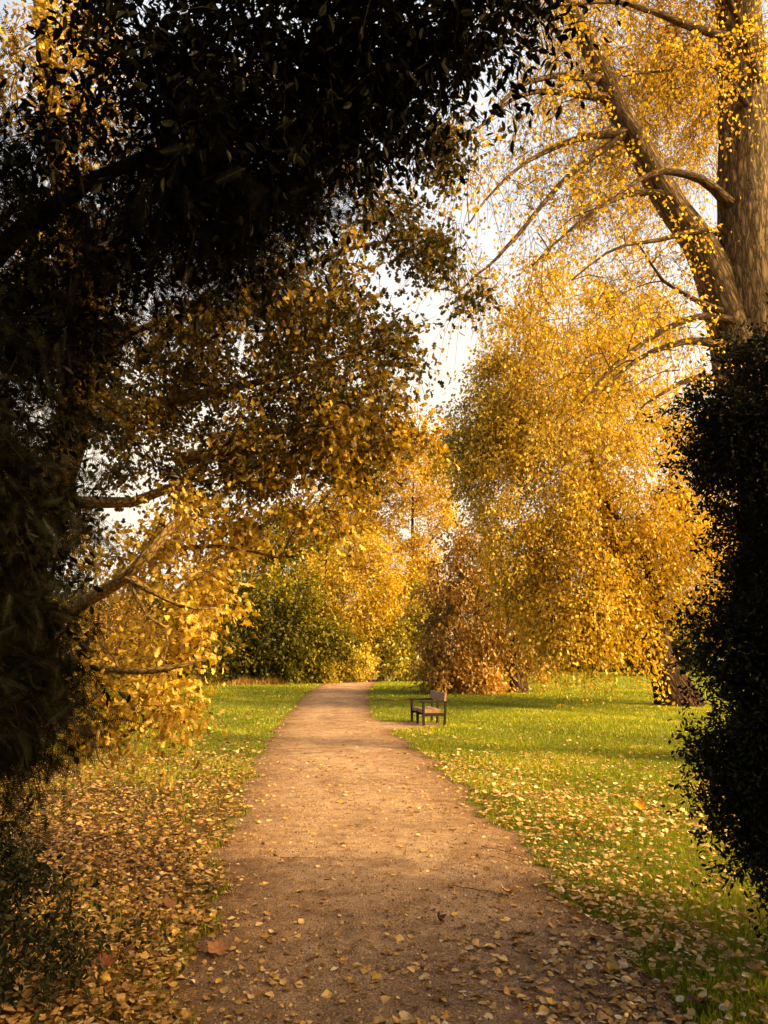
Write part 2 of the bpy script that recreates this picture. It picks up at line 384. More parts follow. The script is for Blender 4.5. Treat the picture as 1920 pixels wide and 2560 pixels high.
def make_ground():
    mb = MB()
    xs = np.concatenate([[-400, -200, -100, -60, -40, -30], np.arange(-22, 22.01, .22), [30, 40, 60, 100, 200, 400]])
    ys = np.concatenate([[-120, -40, -15, -5, -1], np.arange(0, 30, .25), np.arange(30, 90, 1.5), [100, 130, 180, 260, 400]])
    X, Y = np.meshgrid(xs, ys); Z = np.where((np.abs(X) < 24) & (Y < 90), zgrass(X, Y), 0.)
    n = len(xs); i = np.arange(len(ys)-1)[:, None]*n; j = np.arange(n-1)[None]
    Q = np.stack([i+j, i+j+1, i+n+j+1, i+n+j], -1).reshape(-1, 4); qx, qy = X.ravel()[Q[:, 0]], Y.ravel()[Q[:, 0]]
    soil = np.clip((11.5-qy)/3, 0, 1)*np.clip((left_edge(qy)-qx+.2)/.3, 0, 1)
    mb.add(np.stack([X, Y, Z], -1).reshape(-1, 3), Q, soil, smooth=True)
    tag(mb.build('lawn', M['lawn']), kind='structure')
    mb = MB()
    ys = np.concatenate([np.arange(.5, 30, .06), np.arange(30, 79.5, .5)]); u = np.linspace(0, 1, 25)
    l = left_edge(ys)[:, None]; r_ = right_edge(ys)[:, None]
    X = l+(r_-l)*u[None]; Y = ys[:, None]+0*X
    Z = .012+.018*np.sin(u*math.pi)[None]+.006*np.sin(X*3.1+Y*1.7)*np.sin(Y*.9)
    n = 25; i = np.arange(len(ys)-1)[:, None]*n; j = np.arange(n-1)[None]
    mb.add(np.stack([X, Y, Z], -1).reshape(-1, 3), np.stack([i+j, i+j+1, i+n+j+1, i+n+j], -1).reshape(-1, 4), np.tile(np.abs((u[:-1]+u[1:])-1), len(ys)-1), smooth=True)
    tag(mb.build('path', M['path']), kind='structure')
make_ground()
def zpath(x, y):
    l, r_ = left_edge(y), right_edge(y); u = np.clip((x-l)/(r_-l), 0, 1)
    return .012+.018*np.sin(u*math.pi)+.006*np.sin(x*3.1+y*1.7)*np.sin(y*.9)
def on_path(x, y): return (x > left_edge(y)) & (x < right_edge(y)) & (y < 78)

# ------------------------------------------------------------------ grass (uncountable: one object)
def make_grass():
    mb = MB(); r = rs(5)
    def band(n, y0, y1, xl, xr, h, w, edge=.0):
        y = r.uniform(y0, y1, n); x = xl(y)+r.uniform(0, 1, n)*(xr(y)-xl(y))
        d = np.maximum(left_edge(y)-x, x-right_edge(y))
        patch = np.sin(x*2.2+1.3*np.sin(y*1.1))*np.sin(y*1.9+x*.8)
        keep = (d > -.03+.05*patch) & ((r.uniform(size=n) < .72+.35*patch) | (d > 3)); x, y, d, patch = x[keep], y[keep], d[keep], patch[keep]
        lv = (left_edge(y)-x > .12) & (y < 10.5) & (r.uniform(size=len(x)) < np.clip(1.1-(y-7)/4, 0, .68)); x, y, d, patch = x[~lv], y[~lv], d[~lv], patch[~lv]
        n = len(x); z = np.where(d > 0, zgrass(x, y), .01)
        b = np.stack([x, y, z], -1); H = h*r.uniform(.5, 1.3, n)*(1+.35*patch); W = w*r.uniform(.7, 1.3, n)
        a = r.uniform(0, 2*math.pi, n); s = np.stack([np.cos(a), np.sin(a), 0*a], -1)*W[:, None]*.5
        ln = r.normal(size=(n, 3))*np.array([.5, .5, 0])
        mid = b+UP*(H*.6)[:, None]+ln*(H*.25)[:, None]; tip = b+UP*H[:, None]*.95+ln*(H*.8)[:, None]
        V = np.stack([b-s, b+s, mid+s*.7, mid-s*.7, tip], 1)
        o = (np.arange(n)*5)[:, None]
        ti = np.clip(.47+.20*patch+.22*np.sin(x*.55+1.7*np.sin(y*.23))*np.sin(y*.6+x*.25)+r.normal(size=n)*.16, 0, 1)
        mb.add(V.reshape(-1, 3), np.concatenate([o+np.array([[0, 1, 2]]), o+np.array([[0, 2, 3]]), o+np.array([[3, 2, 4]])], 0), np.tile(ti, 3))
    band(90000, 3.2, 7.5, lambda y: -y*.55-.6, lambda y: y*.55+.6, .05, .005)
    band(130000, 7.5, 16, lambda y: -y*.55, lambda y: y*.55+.6, .05, .008)
    band(90000, 16, 32, lambda y: -y*.5, lambda y: y*.55, .055, .016)
    band(60000, 32, 72, lambda y: -y*.4, lambda y: y*.55, .07, .04)
    tag(mb.build('grass', M['grass']), 'short bright green park grass growing on both sides of the path', 'grass', kind='stuff')
make_grass()

# ------------------------------------------------------------------ fallen leaves
def curled(k):
    r = rs(100+k); v = []; f = []
    prof = [(0, .02), (.15, .26), (.38, .40), (.62, .34), (.84, .16), (1, .015)]
    a, b, c, tw = r.uniform(-.5, .5), r.uniform(.2, 1.3), r.uniform(-.25, .25), r.uniform(-.5, .5)
    for x, w in prof:
        w *= r.uniform(.85, 1.12)
        for s in (-1, -.5, 0, .5, 1):
            y = s*w; v.append((x, y, a*(x-.5)**2+b*y*y+c*y+tw*y*(x-.5)+.02*r.normal()))
    v = np.array(v); v[:, 2] -= v[:, 2].min()*.7
    for i in range(5):
        for j in range(4):
            q = i*5+j; f += [(q, q+5, q+6), (q, q+6, q+1)]
    return v, np.array(f)
CURL = [curled(k) for k in range(7)]
def curl_low(k):
    v, f = CURL[k]; idx = [0+2, 5, 15, 9, 19, 12, 27]    # base, left/right shoulders, spine, tip
    w = v[[2, 5, 15, 27, 19, 9, 12]]
    return w, np.array([(0, 6, 1), (1, 6, 2), (2, 6, 3), (3, 6, 4), (4, 6, 5), (5, 6, 0)])
CURLLOW = [curl_low(k) for k in range(7)]

def leaf_spots(r, n, y0, y1, dens):
    y = y0+(y1-y0)*r.uniform(size=n); h = y*.56+.5; x = r.uniform(-1, 1, n)*h
    keep = r.uniform(size=n) < dens(x, y); return x[keep], y[keep]
def dens(x, y):
    dl = left_edge(y)-x; dr = x-right_edge(y); pth = (dl < 0) & (dr < 0)
    pat = .5+.5*np.sin(x*1.7+.8*np.sin(y*.9))*np.sin(y*1.2+x*.6)
    pat2 = .5+.5*np.sin(x*.9+y*.31+1)*np.sin(y*.55-x*.4)
    e = np.minimum(np.abs(dl), np.abs(dr))
    left = np.clip(1.15-np.maximum(y-8.5, 0)*.10, .2, 1)*(.75+.25*pat)
    right = np.clip(.16+.55*np.exp(-dr/1.4)+.55*np.exp(-((y-10)/3.2)**2)*pat2, 0, .85)*np.clip(1.3-y/19, .1, 1)*(.45+.75*pat)
    right = np.where(y < 7, right*(.55+.2*np.exp(-dr/.2)), right)
    path = .018+.10*np.exp(-e/.12)+.55*np.exp(-np.maximum(right_edge(y)-x, 0)/.45)*np.clip((5.6-y)/1.6, 0, 1)+.08*np.exp(-((y-4)/.9)**2)+.05*np.clip((y-6.5)/3, 0, 1)*np.clip(2.-y/12, 0, 1)
    return np.where(pth, path, np.where(dl > 0, left, right))
def ground_z(x, y): return np.where(on_path(x, y), zpath(x, y), zgrass(x, y)+.022)

def make_litter():
    mb = MB(); r = rs(21)
    for n, y0, y1, sc, fl in ((44000, 3.2, 7, .72, False), (42000, 7, 13, .9, True), (22000, 13, 24, 1.15, True), (12000, 24, 50, 1.6, True)):
        x, y = leaf_spots(r, n, y0, y1, dens)
        k = r.integers(0, 7, len(x))
        for q in range(7):
            s = k == q; N = s.sum(); a = r.uniform(0, 2*math.pi, N)
            ax = np.stack([np.cos(a), np.sin(a), r.normal(size=N)*.18], -1); nr = UP+r.normal(size=(N, 3))*.33
            flip = r.uniform(size=N) < .3; nr[flip] *= -1
            on = on_path(x[s], y[s])
            pos = np.stack([x[s], y[s], ground_z(x[s], y[s])+np.where(on, .004, r.uniform(0, .022, N))+np.where(flip, .015, 0)], -1)
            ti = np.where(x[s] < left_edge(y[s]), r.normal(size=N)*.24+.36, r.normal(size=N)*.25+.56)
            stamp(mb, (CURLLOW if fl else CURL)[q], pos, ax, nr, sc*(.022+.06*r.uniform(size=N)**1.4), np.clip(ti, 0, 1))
    tag(mb.build('leaf_litter', M['litter']), 'thick scatter of tan and yellow fallen leaves over the verges and lawn', 'leaves', kind='stuff')
make_litter()

def plain_leaf_mat(name, col, vein):
    m, t, o = nt(name); g = nd(t, 'ShaderNodeTexCoord'); oi = nd(t, 'ShaderNodeObjectInfo')
    n = nd(t, 'ShaderNodeTexNoise', Scale=5., Detail=5, Roughness=.65); t.links.new(g.outputs['Object'], n.inputs['Vector'])
    c = ramp(t, [(.3, vein), (.55, col), (.8, tuple(min(1, x*1.25) for x in col))], n.outputs['Fac'])
    v = nd(t, 'ShaderNodeMapRange'); v.inputs['To Min'].default_value = .72; v.inputs['To Max'].default_value = 1.2; t.links.new(oi.outputs['Random'], v.inputs['Value'])
    h = nd(t, 'ShaderNodeHueSaturation'); t.links.new(v.outputs[0], h.inputs['Value']); t.links.new(c, h.inputs['Color'])
    p = nd(t, 'ShaderNodeBsdfPrincipled', Roughness=.6); p.inputs['Specular IOR Level'].default_value = .3; t.links.new(h.outputs[0], p.inputs['Base Color']); t.links.new(p.outputs[0], o.inputs[0]); return m
LM = dict(pale=plain_leaf_mat('pale_dry_leaf', (.70, .52, .27), (.45, .29, .12)), yellow=plain_leaf_mat('yellow_dry_leaf', (.68, .42, .07), (.42, .22, .03)),
          tan=plain_leaf_mat('tan_dry_leaf', (.46, .27, .10), (.24, .12, .04)), brown=plain_leaf_mat('brown_dry_leaf', (.20, .085, .03), (.09, .035, .014)))
def make_single_leaves():
    r = rs(33)
    meshes = {(k, c): None for k in range(7) for c in LM}
    def leaf_obj(k, c):
        if meshes[k, c] is None:
            mb = MB(); v, f = CURL[k]; mb.add(v, f, .5, 0, True)
            st = np.array([(-.45, .03, .02), (-.2, .0, .03), (0, 0, v[2, 2])]); tube(mb, st, [.012, .01, .012], 3, cap=False)
            meshes[k, c] = mb.mesh('fallen_leaf', [LM[c]])
            return bpy.data.objects.new('fallen_leaf', meshes[k, c])
        return bpy.data.objects.new('fallen_leaf', meshes[k, c])
    zones = [('verge', 105, lambda x, y: (x < left_edge(y)-.02) & (y < 5.6), 'lying among the deep litter left of the near path', 'leaves in the litter left of the path'),
             ('corner', 105, lambda x, y: (x > right_edge(y)-.75) & (x < right_edge(y)+.06) & (y < 5.2), 'in the drift along the right edge of the near path', 'leaves drifted on the right path edge'),
             ('dirt', 60, lambda x, y: (x > left_edge(y)+.06) & (x < right_edge(y)-.76) & (y < 7), 'scattered on the bare middle of the near path', 'leaves scattered on the bare path'),
             ('lawn', 24, lambda x, y: (x > right_edge(y)+.1) & (y < 6.5), 'resting on the grass below the dark right bush', 'leaves on the grass by the right bush')]
    pc = {'verge': (.12, .20, .42, .26), 'corner': (.26, .26, .36, .12), 'dirt': (.42, .22, .28, .08), 'lawn': (.3, .3, .3, .1)}
    word = {'pale': 'pale cream fallen leaf ', 'yellow': 'golden yellow fallen leaf ', 'tan': 'tan fallen leaf ', 'brown': 'dark brown fallen leaf '}
    for z, n, ok, where, grp in zones:
        y = 3.45+np.abs(r.normal(size=6000))*1.3; x = r.uniform(-1, 1, 6000)*(y*.53); q = ok(x, y)
        x, y = x[q][:n], y[q][:n]
        for i in range(len(x)):
            c = ('pale', 'yellow', 'tan', 'brown')[int(r.choice(4, p=pc[z]))]; o = leaf_obj(int(r.integers(7)), c); COL.objects.link(o)
            s = .032+.045*r.uniform()**1.3; s *= .8 if z == 'verge' else 1; o.scale = (s, s, s)
            o.location = (x[i], y[i], float(ground_z(x[i], y[i]))+.006+(.02 if z in ('verge', 'lawn') else 0))
            o.rotation_euler = (r.normal()*.22, r.normal()*.22, r.uniform(0, 6.28))
            tag(o, word[c]+where, 'leaf', grp+', '+c)
make_single_leaves()

def lobed_leaf(name, label, col, vein, loc, size, rot, curl):
    mb = MB(); n = 40
    th = np.linspace(0, 2*math.pi, n, endpoint=False)
    R = .30+.20*np.abs(np.cos(2.5*th))**1.5+.03*np.cos(15*th)
    V = [(0, 0, 0)]+[(R[i]*math.cos(th[i]), R[i]*math.sin(th[i]), 0) for i in range(n)]+[(.55*R[i]*math.cos(th[i]), .55*R[i]*math.sin(th[i]), 0) for i in range(n)]
    V = np.array(V); V[:, 2] = curl*(V[:, 0]**2*1.5+V[:, 1]**2*.6)+.03*np.sin(V[:, 0]*13+V[:, 1]*9)
    F = []
    for i in range(n):
        j = (i+1) % n; F += [(0, 1+n+i, 1+n+j), (1+n+i, 1+i, 1+j), (1+n+i, 1+j, 1+n+j)]
    mb.add(V, F, .5, 0, True)
    tube(mb, np.array([(-.25, 0, .02), (-.5, .03, .03), (-.85, .12, .02)]), [.012, .012, .009], 4)
    o = mb.build('fallen_leaf', plain_leaf_mat(name, col, vein)); o.location = loc; o.scale = (size,)*3; o.rotation_euler = rot
    tag(o, label, 'leaf')
def gl(p, dz=.01): return (p[0], p[1], float(ground_z(p[0], p[1]))+dz)
lobed_leaf('orange_lobed', 'large bright orange lobed leaf alone on the sunlit grass right of the path', (.80, .30, .02), (.5, .16, .01), gl((2.659,8.149), .05), .14, (.5, -.4, .6), .9)
lobed_leaf('russet_lobed', 'large russet brown lobed leaf at the left edge of the near path', (.42, .20, .08), (.22, .09, .03), gl((-0.918,4.46), .02), .14, (.35, .1, .4), .6)
lobed_leaf('maroon_lobed', 'dark maroon lobed leaf at the bottom right by the grass edge', (.07, .014, .008), (.04, .008, .005), gl((1.454,3.78), .02), .13, (.2, .1, 2.), .5)
lobed_leaf('red_lobed', 'dark red lobed leaf in the litter left of the path', (.15, .065, .02), (.08, .03, .01), gl((-1.38,5.119), .04), .12, (.5, .1, 1.), .6)
lobed_leaf('tan_curled', 'large curled tan leaf lying on the right half of the path', (.52, .32, .15), (.28, .16, .07), gl((0.847,5.438), .02), .12, (.3, .0, 2.6), 1.2)
lobed_leaf('dark_curled', 'small dark curled leaf standing up in the middle of the path', (.07, .03, .015), (.03, .015, .008), gl((0.334,4.918), .02), .075, (.9, .2, 1.), 1.4)
lobed_leaf('deep_red', 'deep red leaf in the bottom left litter beside ivy shoots', (.12, .042, .014), (.07, .022, .008), gl((-1.427,4.15), .04), .12, (.4, .3, .2), .6)

def make_twig(p, q, label, rad, seed):
    r = rs(seed); a = np.array(gl(p, .006)); b = np.array(gl(q, .006)); mb = MB()
    n = 9; rad *= .62; u = np.linspace(0, 1, n)[:, None]; P = a+(b-a)*u; side = norm(np.cross(b-a, UP))
    P += side*(np.cumsum(r.normal(size=n))*.012*np.linalg.norm(b-a)*2)[:, None]; P[:, 2] += .004+.008*np.abs(np.sin(u[:, 0]*7+seed))
    tube(mb, P, np.linspace(rad, rad*.45, n), 5)
    m = P[5]; tube(mb, np.array([m, m+(b-a)*.14+side*.06*r.choice([-1, 1])+UP*.008, m+(b-a)*.24+side*.10*r.choice([-1, 1])+UP*.012]), [rad*.5, rad*.4, rad*.3], 4)
    o = mb.build('fallen_twig', M['twig'], None, tuple(a)); tag(o, label, 'twig', 'twigs lying on the path')
for i, (p, q, l, rd) in enumerate([
    ((0.476,5.596), (0.747,5.438), 'thin dark twig pointing at the curled tan leaf on the path', .006),
    ((0.84,6.783), (1.139,6.282), 'long dark twig near the right path edge beside the grass', .006),
    ((0.863,6.46), (1.061,6.202), 'short twig just below the long dark one at the right path edge', .005),
    ((-1.009,5.755), (-0.959,6.113), 'bent pale twig by the left path edge', .005),
    ((-0.839,6.4), (-0.511,6.34), 'dark twig lying crosswise on the left half of the path', .005),
    ((-1.082,5.234), (-0.985,5.338), 'short dark twig touching the left grass edge', .005),
    ((-0.72,4.309), (-0.652,4.528), 'thin curved twig below the russet leaf on the path', .004),
    ((-1.356,13.093), (-0.9,13.364), 'dark twig on the far sunlit stretch of path', .009),
    ((0.943,4.021), (0.967,3.696), 'pale bark covered stick in the leaf drift at the bottom right', .014),
    ((-1.045,5.569), (-0.946,5.273), 'small forked twig near the left verge', .004)]):
    make_twig(p, q, l, rd, 300+i)

def make_gravel():
    mb = MB(); r = rs(44); n = 26000
    y = 3.2+r.uniform(size=n)**1.5*9; x = left_edge(y)+r.uniform(size=n)*(right_edge(y)-left_edge(y))
    v = np.array([(1, 0, 0), (-.5, .87, 0), (-.5, -.87, 0), (.1, .1, .75), (0, 0, -.5)]); f = np.array([(0, 1, 3), (1, 2, 3), (2, 0, 3), (1, 0, 4), (2, 1, 4), (0, 2, 4)])
    a = r.uniform(0, 6.28, n); s = .0022+.0095*r.uniform(size=n)**6
    stamp(mb, (v, f), np.stack([x, y, zpath(x, y)+.0005], -1), np.stack([np.cos(a), np.sin(a), r.normal(size=n)*.15], -1), UP+r.normal(size=(n, 3))*.2, s*1.3, np.clip(r.normal(size=n)*.22+.45, 0, 1))
    tag(mb.build('gravel', M['stone']), 'fine brown gravel and grit strewn over the path', 'gravel', kind='stuff')
make_gravel()

# ------------------------------------------------------------------ the bench
def make_bench():
    base = np.array([.97, 18.77, 0.]); ang = math.atan2(.19, .98)
    root = empty('park_bench', base, ang)          # local +y runs along the bench away from the viewer, +x from front to back
    tag(root, 'dark framed wooden bench with plank seat beside the path', 'bench')
    L = 1.26
    def part(name, boxes, mat, label=None):
        mb = MB()
        for c, s, rx in boxes:
            R = None
            if rx: R = np.array([[math.cos(rx), 0, math.sin(rx)], [0, 1, 0], [-math.sin(rx), 0, math.cos(rx)]])
            box(mb, c, s, R)
        o = mb.build(name, mat, root)
        if label: o['label'] = label
        return o
    for y in (0, L/2, L):
        end = y != L/2
        part('leg', [((0, y, .27 if end else .16), (.029, .029, .30 if end else .185), 0)], M['stain'])
        if end:
            part('leg', [((.55, y, .37), (.027, .029, .40), .06)], M['stain'])
        else:
            part('leg', [((.53, y, .36), (.027, .027, .39), .06)], M['stain'])
        part('side_rail', [((.27, y, .275), (.245, .024, .035), 0)], M['stain'])
    for y in (0, L):
        part('armrest', [((.255, y, .587), (.33, .045, .022), 0)], M['stain'])
    part('seat', [((.12, L/2, .355), (.12, L/2-.032, .045), 0), ((.36, L/2, .355), (.112, L/2-.032, .045), 0)], M['plank'], 'weathered thick plank seat')
    part('backrest', [((.545, L/2, .70), (.028, L/2+.06, .105), .10)], M['plank'], 'weathered pale plank backrest')
make_bench()

# ------------------------------------------------------------------ trees
def tree(name, label, cat, base, trunk, blobs, seed, leaf, bark, S=8, L=.8, m=10, droop=.4, spread=.07, tp=DIAMOND, size=.12, tj=.12,
         limbs=(), limb_mat=None, tip=.008, arch=.1, twig=.006, hang=.3, up=.5, rough=None, tk=14, group=None, bias=(0, 0, 0), step=.6, outw=True, extra=None):
    """trunk: (points, r0, r1); limbs: list of (points, r0, r1); blobs: crown volumes"""
    r = rs(seed); root = empty(name, base); tag(root, label, cat, group)
    sk = Skel()
    pts, r0, r1 = trunk
    q, rad = sk.path(pts, r0, r1, wig=r0*.06, r=r)
    rad = rad*(1+.45*np.exp(-(q[:, 2]-base[2])/(r0*1.4+.05)))
    ph = r.uniform(0, 6, 8)
    def rg(th, al):
        return 1+.05*np.sin(3*th+ph[0]+al*.3)+.04*np.sin(5*th+ph[1]-al*.5)+.03*np.sin(9*th+ph[2]+al*1.7)*np.sin(al*2+ph[3])+.02*np.sin(14*th+ph[4])
    mb = MB(); tube(mb, q, rad, tk, rough=rough or rg); mb.build('trunk', bark, root, base)
    for lp, a, b in limbs:
        lq, lr = sk.path(lp, a, b, wig=.05*min(1, a/.12), r=r)
        lr = lr*(1+.75*np.exp(-np.linspace(0, 1, len(lr))*11))
        mb = MB(); tube(mb, lq, lr, 9, rough=rg); mb.build('limb', limb_mat if limb_mat and lr[0] < .2 else bark, root, base)
    cen, ct = blob_points(r, blobs)
    sk.grow(cen, r, tip=tip, arch=arch, step=step)
    mb = MB(); sk.emit(mb, 6, 1)
    mid = np.mean(cen, 0)
    foliage(mb, r, cen, ct, S, L, m, droop, spread, tp, size, tj, up, bias, mid if outw else None, twig, hang)
    if extra:
        eb, eS, eL, em, es = extra; c2, t2 = blob_points(r, eb)
        foliage(mb, r, c2, t2, eS, eL, em, droop, eL*.12, tp, es, tj, up, bias, None, twig, hang)
    mb.build('crown', [leaf, bark if twig > .005 or bark is M['bark_dark'] else M['twig']], root, base)
    return root

# --- golden weeping tree with the leaning trunk, 27 m off
tree('weeping_tree', 'big golden weeping tree with a thick leaning trunk on the right lawn', 'tree', (10.29, 26.9, 0),
     ([(10.4, 26.9, -.1), (10.1, 26.9, .9), (9.6, 26.9, 2.0), (8.9, 26.8, 4.0), (8.2, 26.8, 7.), (7.8, 26.9, 10.)], .62, .16),
     [(((4.538,27.5,11.563),(1.487,3.2,2.66)), 56, .40), (((3.548,27.5,9.455),(1.08,2.4,2.16)), 34, .36), (((7.303,27.0,13.016),(3.574,4.2,2.797)), 115, .58), (((9.037,27.0,8.531),(3.766,4.5,3.916)), 135, .62), (((5.881,26.5,7.645),(2.647,4.0,3.382)), 120, .54),
      (((6.629,26.0,4.494),(2.68,3.2,1.692)), 66, .66), (((9.693,26.5,5.42),(2.315,3.0,1.881)), 54, .62), (((12.755,28.0,6.411),(1.844,3.0,3.381)), 40, .62), (((6.159,25.0,2.772),(1.205,1.4,0.803)), 20, .64), (((7.922,25.5,2.796),(1.093,1.5,0.819)), 18, .68), (((8.531,25.5,3.749),(0.826,1.2,0.55)), 8, .66), (((12.526,28.0,3.809),(0.906,1.2,0.604)), 8, .6)],
     71, M['gold'], M['bark_mid'], S=11, L=1.1, m=16, droop=.75, spread=.14, size=.14, hang=.45, tip=.012, twig=.007, tk=22, step=.8,
     limbs=[([(9.9, 26.9, 1.5), (9.7, 26.3, 3.2), (9.0, 25.6, 5.2), (7.6, 24.6, 6.8)], .28, .07), ([(9.6, 26.9, 2.2), (10.3, 27.6, 4.2), (11.0, 28, 7.), (11.2, 28, 9.)], .25, .06)])
# --- russet tree, 37 m off
tree('russet_tree', 'russet brown tree with branches drooping to the grass behind the bench', 'tree', (6.55, 37.5, 0),
     ([(6.6, 37.5, -.1), (6.5, 37.5, 1.5), (6.3, 37.5, 4.), (5.6, 37.4, 7.), (5.0, 37.4, 9.5)], .36, .06),
     [(((4.651,37.0,7.137),(1.517,1.8,2.426)), 34, .42), (((3.73,36.5,4.089),(1.865,2.2,2.552)), 60, .36), (((3.247,36.0,1.586),(1.528,1.8,1.433)), 44, .55), (((5.765,37.0,3.925),(1.789,2.0,2.187)), 34, .45), (((4.31,35.5,0.668),(1.686,1.4,0.656)), 26, .7), (((7.67,38.0,1.783),(0.807,1.2,0.606)), 8, .7), (((5.776,37.5,1.781),(0.598,1.0,0.598)), 6, .5)],
     72, M['brown'], M['bark_mid'], S=9, L=.95, m=12, droop=.9, spread=.12, size=.20, hang=.6, tip=.012, twig=.008, step=.8)
# --- lime green tree between the russet and the weeping one
tree('lime_tree', 'yellow green tree between the russet tree and the golden weeping tree', 'tree', (7.4, 41, 0),
     ([(7.4, 41, -.1), (7.4, 41, 2.), (7.4, 41, 5.), (7.5, 41, 8.)], .3, .06),
     [(((6.407,40.0,2.841),(1.068,1.6,1.281)), 18, .4), (((8.142,41.0,3.958),(1.54,2.0,1.76)), 26, .5), (((9.508,42.0,4.914),(1.811,2.0,2.264)), 24, .5)],
     73, M['lime'], M['bark_mid'], S=8, L=1., m=11, droop=.6, spread=.12, size=.2, tip=.012, twig=.008, step=.9)
# --- trees that close the view beyond the bend
tree('dark_green_tree', 'broad dark green tree on the left before the bend of the path', 'tree', (-9.2, 53, 0),
     ([(-9.2, 53, -.1), (-9.1, 53, 3), (-8.9, 53, 5), (-8.6, 53, 8)], .45, .07),
     [(((-8.329,52.0,3.214),(3.054,3.0,2.638)), 80, .42), (((-10.294,51.0,1.846),(1.896,2.2,1.625)), 40, .36), (((-5.547,52.0,2.94),(2.496,2.6,2.496)), 55, .5), (((-7.435,53.0,6.066),(2.86,3.0,1.716)), 38, .56), (((-9.896,54.0,5.86),(2.328,2.5,1.455)), 18, .5), (((-3.449,54.0,2.425),(1.725,2.0,1.725)), 22, .55), (((-10.568,50.0,0.545),(1.585,1.5,0.581)), 16, .3)],
     74, M['green'], M['bark_dark'], S=8, L=1.3, m=13, droop=.4, spread=.16, size=.26, tip=.014, twig=.009, step=1.)
tree('olive_tree', 'olive green tree top rising behind the dark green tree', 'tree', (-9.5, 66, 0),
     ([(-9.5, 66, -.1), (-9.4, 66, 5), (-9.2, 66, 11), (-9, 66, 16)], .45, .07),
     [(((-7.961,66.0,12.574),(3.619,3.0,3.257)), 75, .72), (((-5.74,66.0,9.666),(2.87,3.0,3.588)), 60, .8), (((-11.642,67.0,9.423),(4.366,3.0,5.457)), 90, .56), (((-14.445,67.0,6.886),(3.25,3.0,4.334)), 50, .5)],
     75, M['green'], M['bark_dark'], S=8, L=1.5, m=12, droop=.4, spread=.18, size=.30, tip=.016, twig=.01, step=1.2)
tree('orange_tree', 'orange leaved tree standing left of the bend of the path', 'tree', (-4.8, 56.5, 0),
     ([(-4.8, 56.5, -.1), (-4.8, 56.5, 3), (-4.6, 56.4, 7), (-4.4, 56.4, 10)], .3, .05),
     [(((-2.714,56.0,5.718),(2.412,2.5,2.111)), 60, .48), (((-4.129,55.0,4.471),(1.769,1.6,1.474)), 28, .36), (((-1.549,57.0,8.566),(2.789,2.4,2.479)), 64, .66), (((0.0,57.0,6.097),(1.536,2.0,2.151)), 24, .75), (((-4.937,57.0,7.326),(1.543,2.0,1.851)), 22, .7), (((-2.736,57.0,3.069),(1.824,2.0,1.216)), 22, .55), (((-0.31,58.0,3.4),(1.239,1.6,1.548)), 16, .7)],
     76, M['orange'], M['bark_mid'], S=8, L=1.5, m=10, droop=.3, spread=.2, size=.24, tj=.22, tip=.012, twig=.008, step=1.)
tree('yellow_tree', 'tall yellow tree with thin upright branches behind the bend', 'tree', (2.5, 70, 0),
     ([(2.5, 70, -.1), (2.6, 70, 5), (2.8, 70, 12), (3., 70, 20)], .42, .05),
     [(((3.871,70.0,16.377),(3.097,3.0,5.032)), 80, .66), (((0.0,71.0,16.99),(2.751,3.0,4.324)), 60, .62), (((1.522,70.0,10.155),(3.425,3.0,4.186)), 66, .62), (((3.731,69.0,8.159),(2.612,2.6,4.104)), 46, .55), (((-1.579,72.0,13.572),(3.158,3.0,3.948)), 50, .66), (((4.366,71.0,20.645),(2.382,2.4,2.779)), 26, .72), (((-3.189,72.0,17.206),(2.392,2.4,3.587)), 40, .7), (((-5.609,73.0,14.144),(2.404,2.4,3.606)), 34, .72), (((1.821,68.0,4.788),(2.185,2.4,2.914)), 34, .7)],
     77, M['gold'], M['bark_mid'], S=7, L=1.7, m=12, droop=.1, spread=.18, size=.28, bias=(0, 0, .5), tip=.016, twig=.011, step=1.2)
tree('spreading_tree', 'green and yellow spreading tree overhanging the right side of the bend', 'tree', (5.2, 59, 0),
     ([(5.2, 59, -.1), (5.1, 59, 2.), (4.6, 59, 5.), (4.2, 59, 9.)], .32, .06),
     [(((2.165,58.0,3.095),(2.475,2.4,2.32)), 50, .45), (((3.491,59.0,5.623),(2.221,2.4,2.856)), 40, .55), (((0.606,57.0,1.875),(1.514,1.8,1.211)), 20, .5), (((2.713,57.0,0.691),(1.809,1.6,0.663)), 16, .35), (((0.803,60.0,4.095),(1.605,1.8,1.926)), 26, .5)],
     78, M['lime'], M['bark_dark'], S=8, L=1.2, m=12, droop=.4, spread=.15, size=.25, tj=.2, tip=.012, twig=.009, step=1.)
tree('redwood_tree', 'tall conifer with a dark red trunk far behind the bend', 'tree', (-2.5, 84, 0),
     ([(-2.5, 84, -.1), (-2.45, 84, 8), (-2.4, 84, 18), (-2.35, 84, 30)], .55, .22),
     [(((-2.591,84.0,25.592),(2.827,2.5,2.356)), 16, .4), (((-4.738,84.0,28.048),(2.843,2.5,1.895)), 10, .4), (((-1.428,84.0,30.032),(2.855,2.5,2.379)), 12, .4)],
     79, M['green'], M['red_bark'], S=7, L=1.8, m=12, droop=.5, spread=.2, size=.3, tip=.02, twig=.012, step=1.4)
